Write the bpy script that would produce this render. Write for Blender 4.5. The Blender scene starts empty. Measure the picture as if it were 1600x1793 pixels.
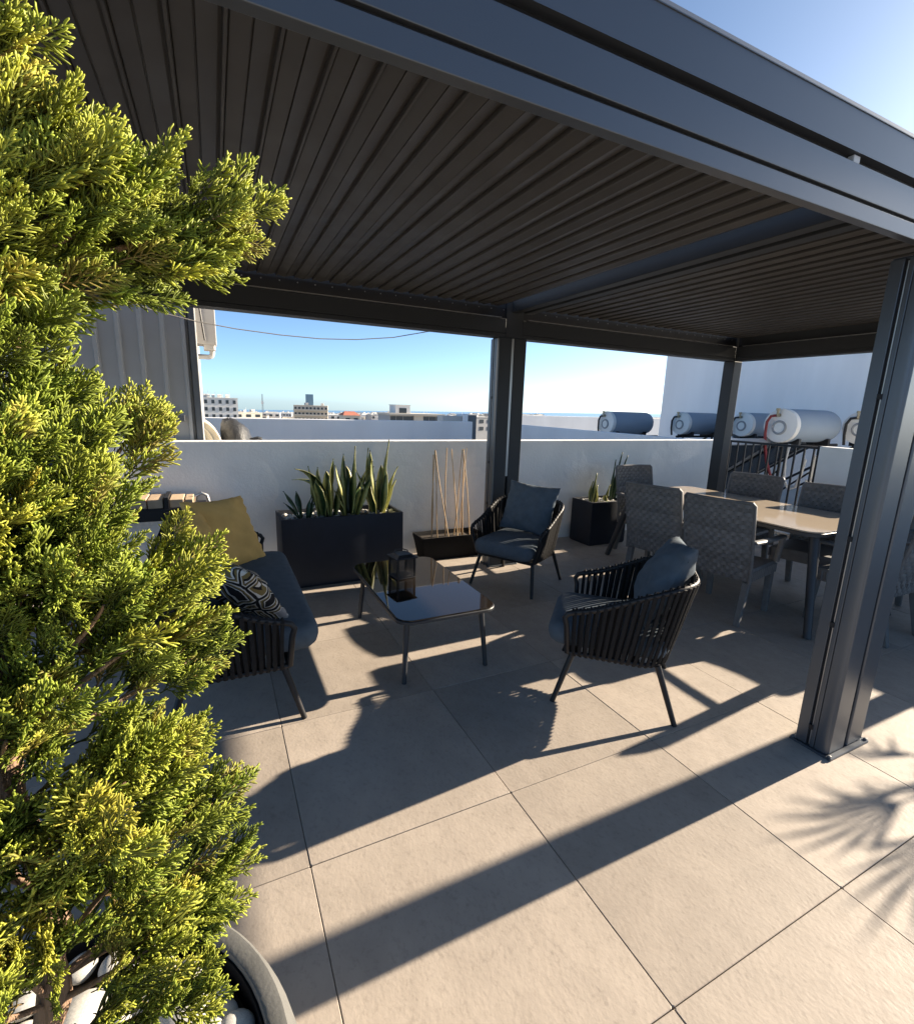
import bpy, bmesh, math, random
import numpy as np
from mathutils import Vector, Matrix
R = math.radians
S = bpy.context.scene
C = S.collection
random.seed(7); rng = np.random.default_rng(7)

# ---------------------------------------------------------------- camera
cam_d = bpy.data.cameras.new('camera'); cam = bpy.data.objects.new('camera', cam_d); C.objects.link(cam)
S.camera = cam
yaw, pitch, roll, FPX = .459, -.2127, .031, 854.256
cam_d.sensor_fit = 'VERTICAL'; cam_d.sensor_height = 24.0; cam_d.lens = 24.0*FPX/1793.0
cam_d.clip_start = .02; cam_d.clip_end = 40000
_f = Vector((math.sin(yaw)*math.cos(pitch), math.cos(yaw)*math.cos(pitch), math.sin(pitch)))
_r = Vector((math.cos(yaw), -math.sin(yaw), 0)); _u = _r.cross(_f)
rr = math.cos(roll)*_r + math.sin(roll)*_u; uu = -math.sin(roll)*_r + math.cos(roll)*_u
cam.matrix_world = Matrix(((rr.x, uu.x, -_f.x, 0), (rr.y, uu.y, -_f.y, 0), (rr.z, uu.z, -_f.z, 1.54), (0, 0, 0, 1)))

# ---------------------------------------------------------------- light
SUN_EL, SUN_AZ = 20.8, -0.12          # azimuth measured from +X towards +Y
W = bpy.data.worlds.new('World'); S.world = W; W.use_nodes = True
nt = W.node_tree; nt.nodes.clear()
sky = nt.nodes.new('ShaderNodeTexSky'); sky.sky_type = 'NISHITA'; sky.sun_disc = False
sky.sun_elevation = R(SUN_EL); sky.sun_rotation = R(90-SUN_AZ)
sky.air_density = .4; sky.dust_density = .6; sky.ozone_density = 3.0
bg = nt.nodes.new('ShaderNodeBackground'); bg.inputs[1].default_value = .088
wo = nt.nodes.new('ShaderNodeOutputWorld')
wb = nt.nodes.new('ShaderNodeMix'); wb.data_type = 'RGBA'; wb.blend_type = 'MULTIPLY'; wb.inputs['Factor'].default_value = 1.0
wb.inputs['B'].default_value = (.98, 1.01, .895, 1)
nt.links.new(sky.outputs[0], wb.inputs['A']); nt.links.new(wb.outputs['Result'], bg.inputs[0]); nt.links.new(bg.outputs[0], wo.inputs[0])
sd = bpy.data.lights.new('sun', 'SUN'); sd.energy = 4.7; sd.angle = R(.5); sd.color = (1.0, .86, .68)
sun = bpy.data.objects.new('sun', sd); C.objects.link(sun)
_d = Vector((math.cos(R(SUN_EL))*math.cos(R(SUN_AZ)), math.cos(R(SUN_EL))*math.sin(R(SUN_AZ)), math.sin(R(SUN_EL))))
sun.rotation_euler = _d.to_track_quat('Z', 'Y').to_euler(); sun.location = (8, -3, 6)
S.view_settings.view_transform = 'Standard'; S.view_settings.look = 'None'
S.view_settings.exposure = 1.80; S.view_settings.gamma = 1.0; S.view_settings.use_curve_mapping = False
S.render.engine = 'CYCLES'
S.cycles.use_denoising = True; S.cycles.max_bounces = 10; S.cycles.diffuse_bounces = 5; S.cycles.transparent_max_bounces = 12

# ---------------------------------------------------------------- materials
M = {}
def mat(name, col, rough=.6, metal=0., spec=.5, vary=0., vscale=6., bump=0., bscale=80., bdist=.002, rvary=0., stretch=None, island=0., coord='Object', trans=0., attr=None, detail=6., patchy=False, fleck=0.):
    m = bpy.data.materials.new(name); m.use_nodes = True; t = m.node_tree; N = t.nodes; Lk = t.links.new
    b = N['Principled BSDF']; b.inputs['Base Color'].default_value = (*col, 1)
    b.inputs['Roughness'].default_value = rough; b.inputs['Metallic'].default_value = metal
    b.inputs['Specular IOR Level'].default_value = spec
    tc = N.new('ShaderNodeTexCoord'); src = tc.outputs[coord]
    info = N.new('ShaderNodeObjectInfo')
    add = N.new('ShaderNodeVectorMath'); add.operation = 'MULTIPLY_ADD'
    cmb = N.new('ShaderNodeCombineXYZ')
    for i in range(3): Lk(info.outputs['Random'], cmb.inputs[i])
    add.inputs[1].default_value = (37, 53, 71); Lk(cmb.outputs[0], add.inputs[0]); Lk(src, add.inputs[2])
    vec = add.outputs[0]
    if stretch:
        mp = N.new('ShaderNodeMapping'); mp.inputs['Scale'].default_value = stretch[:3]
        if len(stretch) > 3: mp.inputs['Rotation'].default_value = (0, 0, stretch[3])
        Lk(vec, mp.inputs[0]); vec = mp.outputs[0]
    base = None
    if attr:
        a = N.new('ShaderNodeAttribute'); a.attribute_name = attr; base = a.outputs['Color']
    if vary or island:
        hs = N.new('ShaderNodeHueSaturation')
        if base: Lk(base, hs.inputs['Color'])
        else: hs.inputs['Color'].default_value = (*col, 1)
        n = N.new('ShaderNodeTexNoise'); n.inputs['Scale'].default_value = vscale; n.inputs['Detail'].default_value = detail
        Lk(vec, n.inputs['Vector'])
        mr = N.new('ShaderNodeMapRange'); mr.inputs['From Min'].default_value = .25; mr.inputs['From Max'].default_value = .75
        mr.inputs['To Min'].default_value = 1-vary; mr.inputs['To Max'].default_value = 1+vary
        Lk(n.outputs['Fac'], mr.inputs['Value']); val = mr.outputs[0]
        if island:
            m2 = N.new('ShaderNodeMapRange'); m2.inputs['To Min'].default_value = 1-island; m2.inputs['To Max'].default_value = 1+island
            Lk(info.outputs['Random'], m2.inputs['Value'])
            mu = N.new('ShaderNodeMath'); mu.operation = 'MULTIPLY'; Lk(val, mu.inputs[0]); Lk(m2.outputs[0], mu.inputs[1]); val = mu.outputs[0]
        Lk(val, hs.inputs['Value']); base = hs.outputs[0]
    if fleck:           # fine mineral flecks and pits
        fn = N.new('ShaderNodeTexNoise'); fn.inputs['Scale'].default_value = 60; fn.inputs['Detail'].default_value = 7; fn.inputs['Roughness'].default_value = .7; Lk(vec, fn.inputs['Vector'])
        fr_ = N.new('ShaderNodeMapRange'); fr_.inputs['From Min'].default_value = .52; fr_.inputs['From Max'].default_value = .70; fr_.inputs['To Min'].default_value = 1.0; fr_.inputs['To Max'].default_value = 1-fleck; Lk(fn.outputs['Fac'], fr_.inputs['Value'])
        st = N.new('ShaderNodeTexNoise'); st.inputs['Scale'].default_value = 2.3; st.inputs['Detail'].default_value = 4; Lk(vec, st.inputs['Vector'])
        sr_ = N.new('ShaderNodeMapRange'); sr_.inputs['From Min'].default_value = .35; sr_.inputs['From Max'].default_value = .7; sr_.inputs['To Min'].default_value = 1.04; sr_.inputs['To Max'].default_value = .93; Lk(st.outputs['Fac'], sr_.inputs['Value'])
        fm = N.new('ShaderNodeMath'); fm.operation = 'MULTIPLY'; Lk(fr_.outputs[0], fm.inputs[0]); Lk(sr_.outputs[0], fm.inputs[1])
        h2 = N.new('ShaderNodeHueSaturation'); Lk(base, h2.inputs['Color']); Lk(fm.outputs[0], h2.inputs['Value']); base = h2.outputs[0]
    if base: Lk(base, b.inputs['Base Color'])
    if rvary:
        n2 = N.new('ShaderNodeTexNoise'); n2.inputs['Scale'].default_value = vscale*2.3; n2.inputs['Detail'].default_value = 4
        Lk(vec, n2.inputs['Vector'])
        mr2 = N.new('ShaderNodeMapRange'); mr2.inputs['From Min'].default_value = .3; mr2.inputs['From Max'].default_value = .7
        mr2.inputs['To Min'].default_value = max(.02, rough-rvary); mr2.inputs['To Max'].default_value = min(1, rough+rvary)
        Lk(n2.outputs['Fac'], mr2.inputs['Value']); Lk(mr2.outputs[0], b.inputs['Roughness'])
    if bump:
        n3 = N.new('ShaderNodeTexNoise'); n3.inputs['Scale'].default_value = bscale; n3.inputs['Detail'].default_value = 5
        Lk(vec, n3.inputs['Vector'])
        bp = N.new('ShaderNodeBump'); bp.inputs['Strength'].default_value = bump; bp.inputs['Distance'].default_value = bdist
        hgt = n3.outputs['Fac']
        if patchy:      # trowel marks: coarse relief in some places only
            pm = N.new('ShaderNodeTexNoise'); pm.inputs['Scale'].default_value = 1.9; pm.inputs['Detail'].default_value = 3; Lk(vec, pm.inputs['Vector'])
            pr_ = N.new('ShaderNodeMapRange'); pr_.inputs['From Min'].default_value = .50; pr_.inputs['From Max'].default_value = .66; Lk(pm.outputs['Fac'], pr_.inputs['Value'])
            wv = N.new('ShaderNodeTexNoise'); wv.inputs['Scale'].default_value = 17; wv.inputs['Detail'].default_value = 8; wv.inputs['Roughness'].default_value = .75; wv.inputs['Distortion'].default_value = 1.2; Lk(vec, wv.inputs['Vector'])
            m1 = N.new('ShaderNodeMath'); m1.operation = 'MULTIPLY'; Lk(pr_.outputs[0], m1.inputs[0]); Lk(wv.outputs['Fac'], m1.inputs[1])
            m2_ = N.new('ShaderNodeMath'); m2_.operation = 'MULTIPLY_ADD'; m2_.inputs[1].default_value = 7.0; Lk(m1.outputs[0], m2_.inputs[0]); Lk(hgt, m2_.inputs[2]); hgt = m2_.outputs[0]
        Lk(hgt, bp.inputs['Height']); Lk(bp.outputs[0], b.inputs['Normal'])
    if trans:
        tr = N.new('ShaderNodeBsdfTranslucent'); mx = N.new('ShaderNodeMixShader'); mx.inputs[0].default_value = trans
        if base: Lk(base, tr.inputs[0])
        else: tr.inputs[0].default_value = (*col, 1)
        Lk(b.outputs[0], mx.inputs[1]); Lk(tr.outputs[0], mx.inputs[2]); Lk(mx.outputs[0], N['Material Output'].inputs[0])
    M[name] = m
    return m

mat('tile', (.375, .322, .270), .58, spec=.3, vary=.08, vscale=13, bump=.34, bscale=85, bdist=.0025, stretch=(1, .72, 1, .6), island=.085, rvary=.1, detail=10, fleck=.20)
mat('grout', (.27, .23, .18), .9, vary=.25, vscale=30)
mat('plaster', (.86, .85, .82), .85, spec=.2, vary=.08, vscale=2.2, bump=.22, bscale=40, bdist=.006, patchy=True)
mat('white_paint', (.80, .80, .80), .8, spec=.2, vary=.08, vscale=1.6, bump=.25, bscale=40, bdist=.003, stretch=(1, 1, .16))
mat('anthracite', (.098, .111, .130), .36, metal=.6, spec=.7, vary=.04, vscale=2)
mat('shaded_anthracite', (.030, .034, .039), .6, spec=.35, vary=.05, vscale=3)  # matt, darker copy of the anthracite paint; shade is put into its colour
mat('louver_paint', (.060, .057, .054), .5, spec=.4, vary=.08, vscale=3, rvary=.06)
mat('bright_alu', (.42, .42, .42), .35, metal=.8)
mat('black_metal', (.010, .010, .012), .5, spec=.4, vary=.1, vscale=20)
mat('rope', (.018, .017, .017), .9, spec=.2, vary=.25, vscale=60, bump=.8, bscale=380, bdist=.003)
mat('cushion', (.095, .118, .142), .95, spec=.15, vary=.12, vscale=22, bump=.5, bscale=700, bdist=.0012)
mat('mustard', (.62, .385, .13), .95, spec=.15, vary=.08, vscale=12, bump=.5, bscale=600, bdist=.0012)
mat('wicker', (.135, .132, .130), .6, spec=.35, vary=.18, vscale=20, bump=.4, bscale=120, bdist=.001)
mat('wicker_strip', (.135, .132, .130), .6, spec=.4, vary=.15, vscale=30, attr='tint')
mat('table_frame', (.030, .033, .038), .45, spec=.5, vary=.08, vscale=9)
mat('dark_glass', (.016, .012, .009), .03, spec=.6)
mat('beige_glass', (.44, .365, .28), .06, spec=.5)
mat('fiberbox', (.010, .014, .024), .62, spec=.4, vary=.2, vscale=9, bump=.15, bscale=90, bdist=.002)
mat('trough', (.010, .010, .011), .75, spec=.12, vary=.15, vscale=10)
mat('soil', (.035, .026, .018), .95, vary=.3, vscale=50, bump=.8, bscale=90, bdist=.006)
mat('pebble', (.52, .50, .455), .7, spec=.25, vary=.24, vscale=14, bump=.25, bscale=60, bdist=.002, island=.12)
mat('concrete_pot', (.125, .124, .117), .75, spec=.3, vary=.12, vscale=16, bump=.35, bscale=130, bdist=.002)
mat('cane', (.46, .32, .18), .6, vary=.28, vscale=22, stretch=(1, 1, .25), island=.2)
mat('bark', (.24, .15, .095), .92, vary=.45, vscale=34, bump=1.0, bscale=90, bdist=.012, stretch=(1, 1, .22))
mat('foliage', (.10, .16, .02), .5, spec=.4, attr='tint', trans=.34, vary=.12, vscale=60)
mat('leaf', (.05, .09, .02), .38, spec=.45, attr='tint', trans=.10, vary=.22, vscale=38, stretch=(1, 1, 1.6))
mat('palm_leaf', (.045, .085, .02), .5, vary=.2, vscale=20, trans=.12)
mat('cladding', (.46, .445, .42), .55, spec=.35, vary=.07, vscale=3)
mat('cladding_trim', (.13, .135, .14), .5, vary=.1, vscale=4)
mat('beige_sheet', (.56, .50, .38), .6, vary=.08, vscale=5)
mat('tarp', (.020, .021, .023), .55, vary=.3, vscale=12, bump=.6, bscale=25, bdist=.02)
mat('pvc', (.50, .50, .49), .45)
mat('tank_steel', (.24, .295, .36), .6, metal=0., vary=.05, vscale=2)
mat('tank_cap', (.70, .69, .66), .5, vary=.05, vscale=3)
mat('tank_ring', (.26, .27, .28), .5)
mat('brass', (.30, .26, .18), .4, metal=.6)
mat('red_hose', (.20, .012, .016), .5)
mat('black_hose', (.012, .012, .014), .5)
mat('collector', (.006, .008, .012), .25, spec=.4)
mat('alu_frame', (.42, .43, .45), .4, metal=.5)
mat('roof_screed', (.46, .45, .43), .9, vary=.1, vscale=.6)
mat('timber', (.52, .38, .25), .75, vary=.18, vscale=14, stretch=(1, .2, 1), island=.12)
mat('wire', (.35, .33, .30), .6)
mat('sea', (.06, .14, .24), .22, spec=.5, vary=.1, vscale=.004)
mat('town_ground', (.30, .27, .22), .95, vary=.25, vscale=.03)
mat('town_white', (.72, .70, .66), .85, vary=.05, vscale=.2, island=.06)
mat('town_cream', (.58, .52, .43), .85, vary=.06, vscale=.2, island=.08)
mat('town_grey', (.36, .36, .36), .85, vary=.06, vscale=.2)
mat('town_window', (.035, .045, .055), .2)
mat('town_red', (.46, .16, .10), .85, vary=.1, vscale=.6)
mat('town_glass', (.16, .26, .34), .15)
mat('lattice', (.28, .29, .30), .5)

def pattern_mat():
    m = bpy.data.materials.new('patterned_fabric'); m.use_nodes = True; t = m.node_tree; N = t.nodes; Lk = t.links.new
    b = N['Principled BSDF']; b.inputs['Roughness'].default_value = .95; b.inputs['Specular IOR Level'].default_value = .1
    tc = N.new('ShaderNodeTexCoord'); mp = N.new('ShaderNodeMapping'); mp.inputs['Scale'].default_value = (1.0, 1.0, 1.0)
    Lk(tc.outputs['UV'], mp.inputs[0])
    nz = N.new('ShaderNodeTexNoise'); nz.inputs['Scale'].default_value = 3.0; Lk(mp.outputs[0], nz.inputs['Vector'])
    mx = N.new('ShaderNodeMix'); mx.data_type = 'VECTOR'; mx.inputs['Factor'].default_value = .07
    Lk(mp.outputs[0], mx.inputs['A']); Lk(nz.outputs['Color'], mx.inputs['B'])
    vo = N.new('ShaderNodeTexVoronoi'); vo.feature = 'DISTANCE_TO_EDGE'; vo.inputs['Scale'].default_value = 3.4; vo.inputs['Randomness'].default_value = .75
    Lk(mx.outputs['Result'], vo.inputs['Vector'])
    v2 = N.new('ShaderNodeTexVoronoi'); v2.inputs['Scale'].default_value = 3.4; v2.inputs['Randomness'].default_value = .75
    Lk(mx.outputs['Result'], v2.inputs['Vector'])
    cr = N.new('ShaderNodeValToRGB'); cr.color_ramp.interpolation = 'CONSTANT'
    el = cr.color_ramp.elements
    pal = [(0, (.022, .020, .020)), (.045, (.60, .56, .50)), (.085, (.20, .145, .06)), (.135, (.022, .020, .02)), (.165, (.60, .56, .50)), (.20, (.30, .29, .28)), (.36, (.30, .29, .28))]
    el[0].position = 0; el[0].color = (*pal[0][1], 1); el[1].position = pal[1][0]; el[1].color = (*pal[1][1], 1)
    for p, c in pal[2:]:
        e = el.new(p); e.color = (*c, 1)
    Lk(vo.outputs['Distance'], cr.inputs[0])
    sep = N.new('ShaderNodeSeparateColor'); Lk(v2.outputs['Color'], sep.inputs[0])
    cr2 = N.new('ShaderNodeValToRGB'); cr2.color_ramp.interpolation = 'CONSTANT'
    e2 = cr2.color_ramp.elements
    e2[0].position = 0; e2[0].color = (.26, .25, .25, 1); e2[1].position = .42; e2[1].color = (.022, .02, .02, 1)
    e = e2.new(.72); e.color = (.19, .15, .06, 1)
    Lk(sep.outputs[0], cr2.inputs[0])
    gt = N.new('ShaderNodeMath'); gt.operation = 'GREATER_THAN'; gt.inputs[1].default_value = .20; Lk(vo.outputs['Distance'], gt.inputs[0])
    m3 = N.new('ShaderNodeMix'); m3.data_type = 'RGBA'; Lk(gt.outputs[0], m3.inputs['Factor']); Lk(cr.outputs[0], m3.inputs['A']); Lk(cr2.outputs[0], m3.inputs['B'])
    Lk(m3.outputs['Result'], b.inputs['Base Color'])
    M['patterned_fabric'] = m
pattern_mat()

# ---------------------------------------------------------------- geometry helpers
class MB:
    def __init__(s): s.v = []; s.f = []; s.c = None
    def add(s, vs, fs):
        o = len(s.v); s.v += [tuple(map(float, p)) for p in vs]; s.f += [tuple(o+i for i in f) for f in fs]; return s
    def box(s, x0, x1, y0, y1, z0, z1):
        return s.add([(x0,y0,z0),(x1,y0,z0),(x1,y1,z0),(x0,y1,z0),(x0,y0,z1),(x1,y0,z1),(x1,y1,z1),(x0,y1,z1)],
                     [(0,3,2,1),(4,5,6,7),(0,1,5,4),(1,2,6,5),(2,3,7,6),(3,0,4,7)])
    def loft(s, loops, cap0=True, cap1=True, closed=True):
        n = len(loops[0]); vs = [p for l in loops for p in l]; fs = []
        for i in range(len(loops)-1):
            for j in range(n if closed else n-1):
                k = (j+1) % n; fs.append((i*n+j, i*n+k, (i+1)*n+k, (i+1)*n+j))
        if cap0: fs.append(tuple(range(n))[::-1])
        if cap1: fs.append(tuple((len(loops)-1)*n+j for j in range(n)))
        return s.add(vs, fs)
    def tube(s, pts, r, seg=8, caps=True, squash=None):
        P = [Vector(p) for p in pts]; n = len(P)
        rad = [r]*n if not hasattr(r, '__len__') else list(r)
        T = [(P[min(i+1, n-1)]-P[max(i-1, 0)]).normalized() for i in range(n)]
        a = T[0].orthogonal().normalized() if squash is None else (Vector(squash)-Vector(squash).dot(T[0])*T[0]).normalized()
        loops = []
        for i in range(n):
            a = (a-a.dot(T[i])*T[i]).normalized(); b = T[i].cross(a)
            loops.append([P[i]+rad[i]*(math.cos(2*math.pi*k/seg)*a*(.45 if squash is not None else 1)+math.sin(2*math.pi*k/seg)*b) for k in range(seg)])
        return s.loft(loops, caps, caps)
    def lathe(s, prof, seg=24, cx=0, cy=0):
        loops = [[(cx+r*math.cos(2*math.pi*k/seg), cy+r*math.sin(2*math.pi*k/seg), z) for k in range(seg)] for r, z in prof]
        return s.loft(loops, True, True)
    def obj(s, name, m, parent=None, smooth=False, angle=40, bevel=0., loc=None, rot=None, seg=2):
        me = bpy.data.meshes.new(name); me.from_pydata(s.v, [], s.f); me.update()
        bm = bmesh.new(); bm.from_mesh(me); bmesh.ops.recalc_face_normals(bm, faces=bm.faces); bm.to_mesh(me); bm.free()
        if smooth:
            me.shade_smooth(); me.set_sharp_from_angle(angle=R(angle))
        me.materials.append(M[m])
        o = bpy.data.objects.new(name, me); C.objects.link(o)
        if parent: o.parent = parent
        if loc is not None: o.location = loc
        if rot is not None: o.rotation_euler = rot
        if bevel:
            b = o.modifiers.new('bevel', 'BEVEL'); b.width = bevel; b.segments = seg; b.limit_method = 'ANGLE'
        return o
def rr_loop(w, d, r, z, n=6, cx=0, cy=0):
    r = max(1e-4, min(r, w/2-1e-4, d/2-1e-4)); out = []
    for q, (sx, sy) in enumerate(((1, 1), (-1, 1), (-1, -1), (1, -1))):
        for k in range(n+1):
            a = math.pi/2*(q+k/n)
            out.append((cx+sx*(w/2-r)+r*math.cos(a), cy+sy*(d/2-r)+r*math.sin(a), z))
    return out
def slab(mb, w, d, r, prof, n=6, cx=0, cy=0):
    return mb.loft([rr_loop(w-2*i, d-2*i, max(r-i, .004), z, n, cx, cy) for i, z in prof])
def bez(a, b, c, n=10):
    a, b, c = Vector(a), Vector(b), Vector(c)
    return [(1-t)**2*a+2*t*(1-t)*b+t*t*c for t in [i/(n-1) for i in range(n)]]
def tag(o, label, cat, group=None):
    o['label'] = label; o['category'] = cat
    if group: o['group'] = group
    return o
def thing(name, label, cat, loc=(0, 0, 0), rz=0, group=None):
    o = bpy.data.objects.new(name, None); C.objects.link(o); o.location = loc; o.rotation_euler = (0, 0, rz); o.empty_display_size = .1
    return tag(o, label, cat, group)
def structure(o): o['kind'] = 'structure'; return o
def stuff(o): o['kind'] = 'stuff'; return o
def kids(o): return [x for x in C.objects if x.parent == o]
def dup(o, parent=None, **kw):
    c = o.copy(); C.objects.link(c)
    if parent: c.parent = parent
    for ch in kids(o): dup(ch, c)
    for k, v in kw.items():
        if k in ('label', 'group'): c[k] = v
        elif k == 'loc': c.location = v
        elif k == 'rz': c.rotation_euler = (0, 0, v)
    return c

# ================================================================ SETTING
floor = structure(MB().box(-4.6, 6.8, -3.4, 4.67, -.25, -.010).obj('floor', 'grout'))
TX, TY, TX0, TY0 = .797, .808, .192, .616
tile0 = None
def tile_mesh():
    mb = MB(); g = .0012; w, d = TX-2*g, TY-2*g
    slab(mb, w, d, .003, [(0, -.010), (0, -.0016), (.0016, 0)], n=1)
    return mb
for i in range(-6, 9):
    for j in range(-5, 6):
        x0, y0 = TX0+i*TX, TY0+j*TY
        if x0+TX > 6.81 or y0+TY > 5.2: continue
        if y0+TY > 4.67:                       # cut row against the back wall
            continue
        cx, cy = x0+TX/2, y0+TY/2
        if tile0 is None:
            o = tile_mesh().obj('tile', 'tile', floor); tile0 = o
        else:
            o = tile0.copy(); C.objects.link(o); o.parent = floor
        o.location = (cx, cy, .0006*math.sin(i*3.1+j*1.7)); o.rotation_euler = (.0006*math.sin(i*5+j), .0006*math.cos(i*2+j*3), math.pi*((i*3+j) % 2))
ycut = TY0+5*TY
if ycut < 4.66:
    cutm = None
    for i in range(-6, 9):
        x0 = TX0+i*TX
        if x0+TX > 6.81: continue
        if cutm is None:
            mb = MB(); slab(mb, TX-.0044, 4.665-ycut-.004, .003, [(0, -.010), (0, -.0016), (.0016, 0)], n=1)
            cutm = mb.obj('cut_tile', 'tile', floor); o = cutm
        else:
            o = cutm.copy(); C.objects.link(o); o.parent = floor
        o.location = (x0+TX/2, (ycut+4.667)/2, 0)

# town ground and sea: sheets that follow the photograph's visible horizon
def sheet(y0, y1, x0, x1, d, name, m, nx=2, ny=2):
    g = lambda x, y: (x, y, d+.01365*x-.0175*y)
    mb = MB(); vs = [g(x0+(x1-x0)*i/nx, y0+(y1-y0)*j/ny) for j in range(ny+1) for i in range(nx+1)]
    mb.add(vs, [(j*(nx+1)+i, j*(nx+1)+i+1, (j+1)*(nx+1)+i+1, (j+1)*(nx+1)+i) for j in range(ny) for i in range(nx)])
    return structure(mb.obj(name, m))
GZ = lambda x, y: -14+.01365*x-.0175*y
sheet(-300, 1900, -2500, 3500, -14, 'ground', 'town_ground', 4, 4)
sheet(1500, 25000, -20000, 25000, -13.6, 'sea', 'sea', 8, 8)

# terrace walls
bw = MB(); bw.box(-4.6, 6.5, 4.67, 4.79, -.25, 1.19)
w = bw.obj('parapet_wall', 'plaster', bevel=.008); tag(w, 'long white rendered parapet wall behind the planters and the sofa', 'wall')
sw = MB(); sw.box(6.5, 6.64, -3.4, 3.39, -.25, 1.205)
w = sw.obj('parapet_wall', 'plaster', bevel=.008); tag(w, 'short white parapet on the right beyond the dining table and railing', 'wall')

# neighbouring roof
structure(MB().box(-9, 26, 4.80, 20, -.4, -.02).obj('neighbour_roof', 'roof_screed'))
structure(MB().box(6.95, 26, -8, 4.795, -.4, -.03).obj('neighbour_roof', 'roof_screed'))
o = MB().box(-9, 4.48, 8.5, 8.65, -.1, 1.262).obj('roof_parapet', 'white_paint', bevel=.01); tag(o, 'white parapet of the neighbouring roof running below the far town', 'wall')
o = MB().box(6.05, 6.2, 4.80, 9.6, -.1, 1.185).obj('roof_parapet', 'white_paint', bevel=.01); tag(o, 'low white wall receding from the back wall towards the first water tank', 'wall')
o = MB().box(12.6, 26, 19.4, 19.6, -.1, 1.24).obj('roof_parapet', 'white_paint', bevel=.01); tag(o, 'distant bluish white parapet behind the leftmost water tank', 'wall')
pier = thing('stair_head', 'small stair head with white pier and grey door panel on the next roof', 'stair head', (4.6, 9, 0))
MB().box(-.09, .03, 0, .3, -.05, 1.40).obj('pier', 'white_paint', pier)
MB().box(.04, .28, .1, .3, -.05, 1.375).obj('door_panel', 'cladding_trim', pier)
MB().box(.29, .48, .6, .8, -.05, 1.36).obj('side_wall', 'town_cream', pier)
MB().box(-.52, -.10, .02, .3, 1.17, 1.352).obj('panel', 'cladding', pier)

# big white building on the right
b = thing('white_building', 'large plain white building wall rising behind the water tanks', 'building', (15, 2.5, 0))
MB().box(-3, 5, 2.5, 8.25, -14, 4.9).obj('wall', 'white_paint', b, bevel=.02)
MB().box(-2.99, 5, .9, 2.497, -14, 3.28).obj('annex_wall', 'white_paint', b, bevel=.02)
MB().box(-3.06, 5.06, 2.44, 8.31, 4.9, 4.99).obj('coping', 'white_paint', b)
for dy in (0, .2):
    MB().tube([(-4.35, 2.10+dy*.7, 1.60), (-4.2, 2.22+dy*.8, 1.95), (-3.75, 2.5+dy, 2.55), (-3.13, 2.72+dy, 2.86), (-3.08, 2.72+dy, 2.89), (-2.98, 2.70+dy, 2.89)], .03, 8).obj('pipe', 'black_hose', b, smooth=True)

# metal clad stair tower on the left
ct = thing('clad_tower', 'grey metal clad stair tower with vertical ribs behind the back wall', 'building', (-1.5, 5.2, 0))
mb = MB(); xs = []; x = -3.0
prof = []
while x < 1.36:
    prof += [(x, 0), (x+.105, 0), (x+.115, -.034), (x+.138, -.034), (x+.150, 0)]; x += .155
prof = [p for p in prof if p[0] < 1.352]
vs = [(px, -.30+py, z) for z in (-.02, 3.9) for px, py in prof]; n = len(prof)
mb.add(vs, [(k, k+1, n+k+1, n+k) for k in range(n-1)])
mb.obj('cladding', 'cladding', ct)
MB().box(1.352, 1.402, -.345, -.27, -.02, 3.9).obj('corner_trim', 'cladding_trim', ct, bevel=.004)
MB().box(-3, 1.40, -.27, .9, -.02, 3.88).obj('core', 'cladding', ct)
MB().box(-1, 1.27, -.352, -.335, 1.345, 1.40).obj('rail', 'cladding_trim', ct, bevel=.003)
MB().box(-3.1, 1.45, -.42, 1.0, 3.9, 4.0).obj('roof', 'cladding_trim', ct)
dp = thing('rain_hopper', 'grey rainwater hopper with short elbow pipe beside the clad tower', 'downpipe', (0, 5.25, 0))
MB().box(-.105, .062, 0, .25, 2.03, 3.0).obj('box', 'cladding', dp, bevel=.006)
mb = MB(); slab(mb, .10, .2, .02, [(0, 1.985), (0, 2.03)], cx=.0, cy=.11); mb.obj('outlet', 'cladding', dp)
MB().tube([(.02, .1, 2.0), (.02, .1, 1.96), (.012, .1, 1.935), (-.012, .1, 1.925), (-.10, .1, 1.925)], .024, 10).obj('elbow_pipe', 'pvc', dp, smooth=True)
MB().tube([(-.075, -.03, 2.5), (-.035, -.03, 2.06)], .009, 6).obj('rod', 'black_metal', dp)
mb = MB(); q0 = []
for k in range(17):
    a = math.pi*.5*k/16; q0.append((-.19+.29*math.cos(a), 1.06+.305*math.sin(a)))
q0 += [(-.19, 1.06)]
mb.loft([[(px, y, pz) for px, pz in q0] for y in (.0, .6)])
for j in range(5):
    s = 1-.19*j; pts = [(-.19+.29*s*math.cos(a)-.012*j, -.002, 1.06+.305*s*math.sin(a)+.02*j*math.cos(a)) for a in [math.pi*.5*k/12 for k in range(13)]]
    mb.tube(pts, .012, 6)
o = mb.obj('rolled_sheet', 'beige_sheet', None, smooth=True, angle=50, loc=(-.055, 5.4, 0)); stuffless = tag(o, 'curled beige ribbed sheet leaning beside the clad tower', 'sheet')
mb = MB(); lo = []
for j, (z, rx, ry, ox) in enumerate([(.9, .17, .3, 0), (1.10, .165, .3, 0), (1.15, .145, .28, -.01), (1.22, .135, .25, -.015), (1.28, .11, .2, -.03), (1.33, .07, .12, -.05), (1.345, .01, .02, -.06)]):
    lo.append([(ox+rx*math.cos(t)*(1+.07*math.sin(5*t+j)), ry*math.sin(t)*(1+.06*math.cos(4*t+j*2)), z+.012*math.sin(3*t+j)) for t in [2*math.pi*k/22 for k in range(22)]])
mb.loft(lo); mb.tube([(.12, -.2, 1.14), (.19, -.22, 1.16), (.225, -.2, 1.15)], .018, 6)
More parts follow.
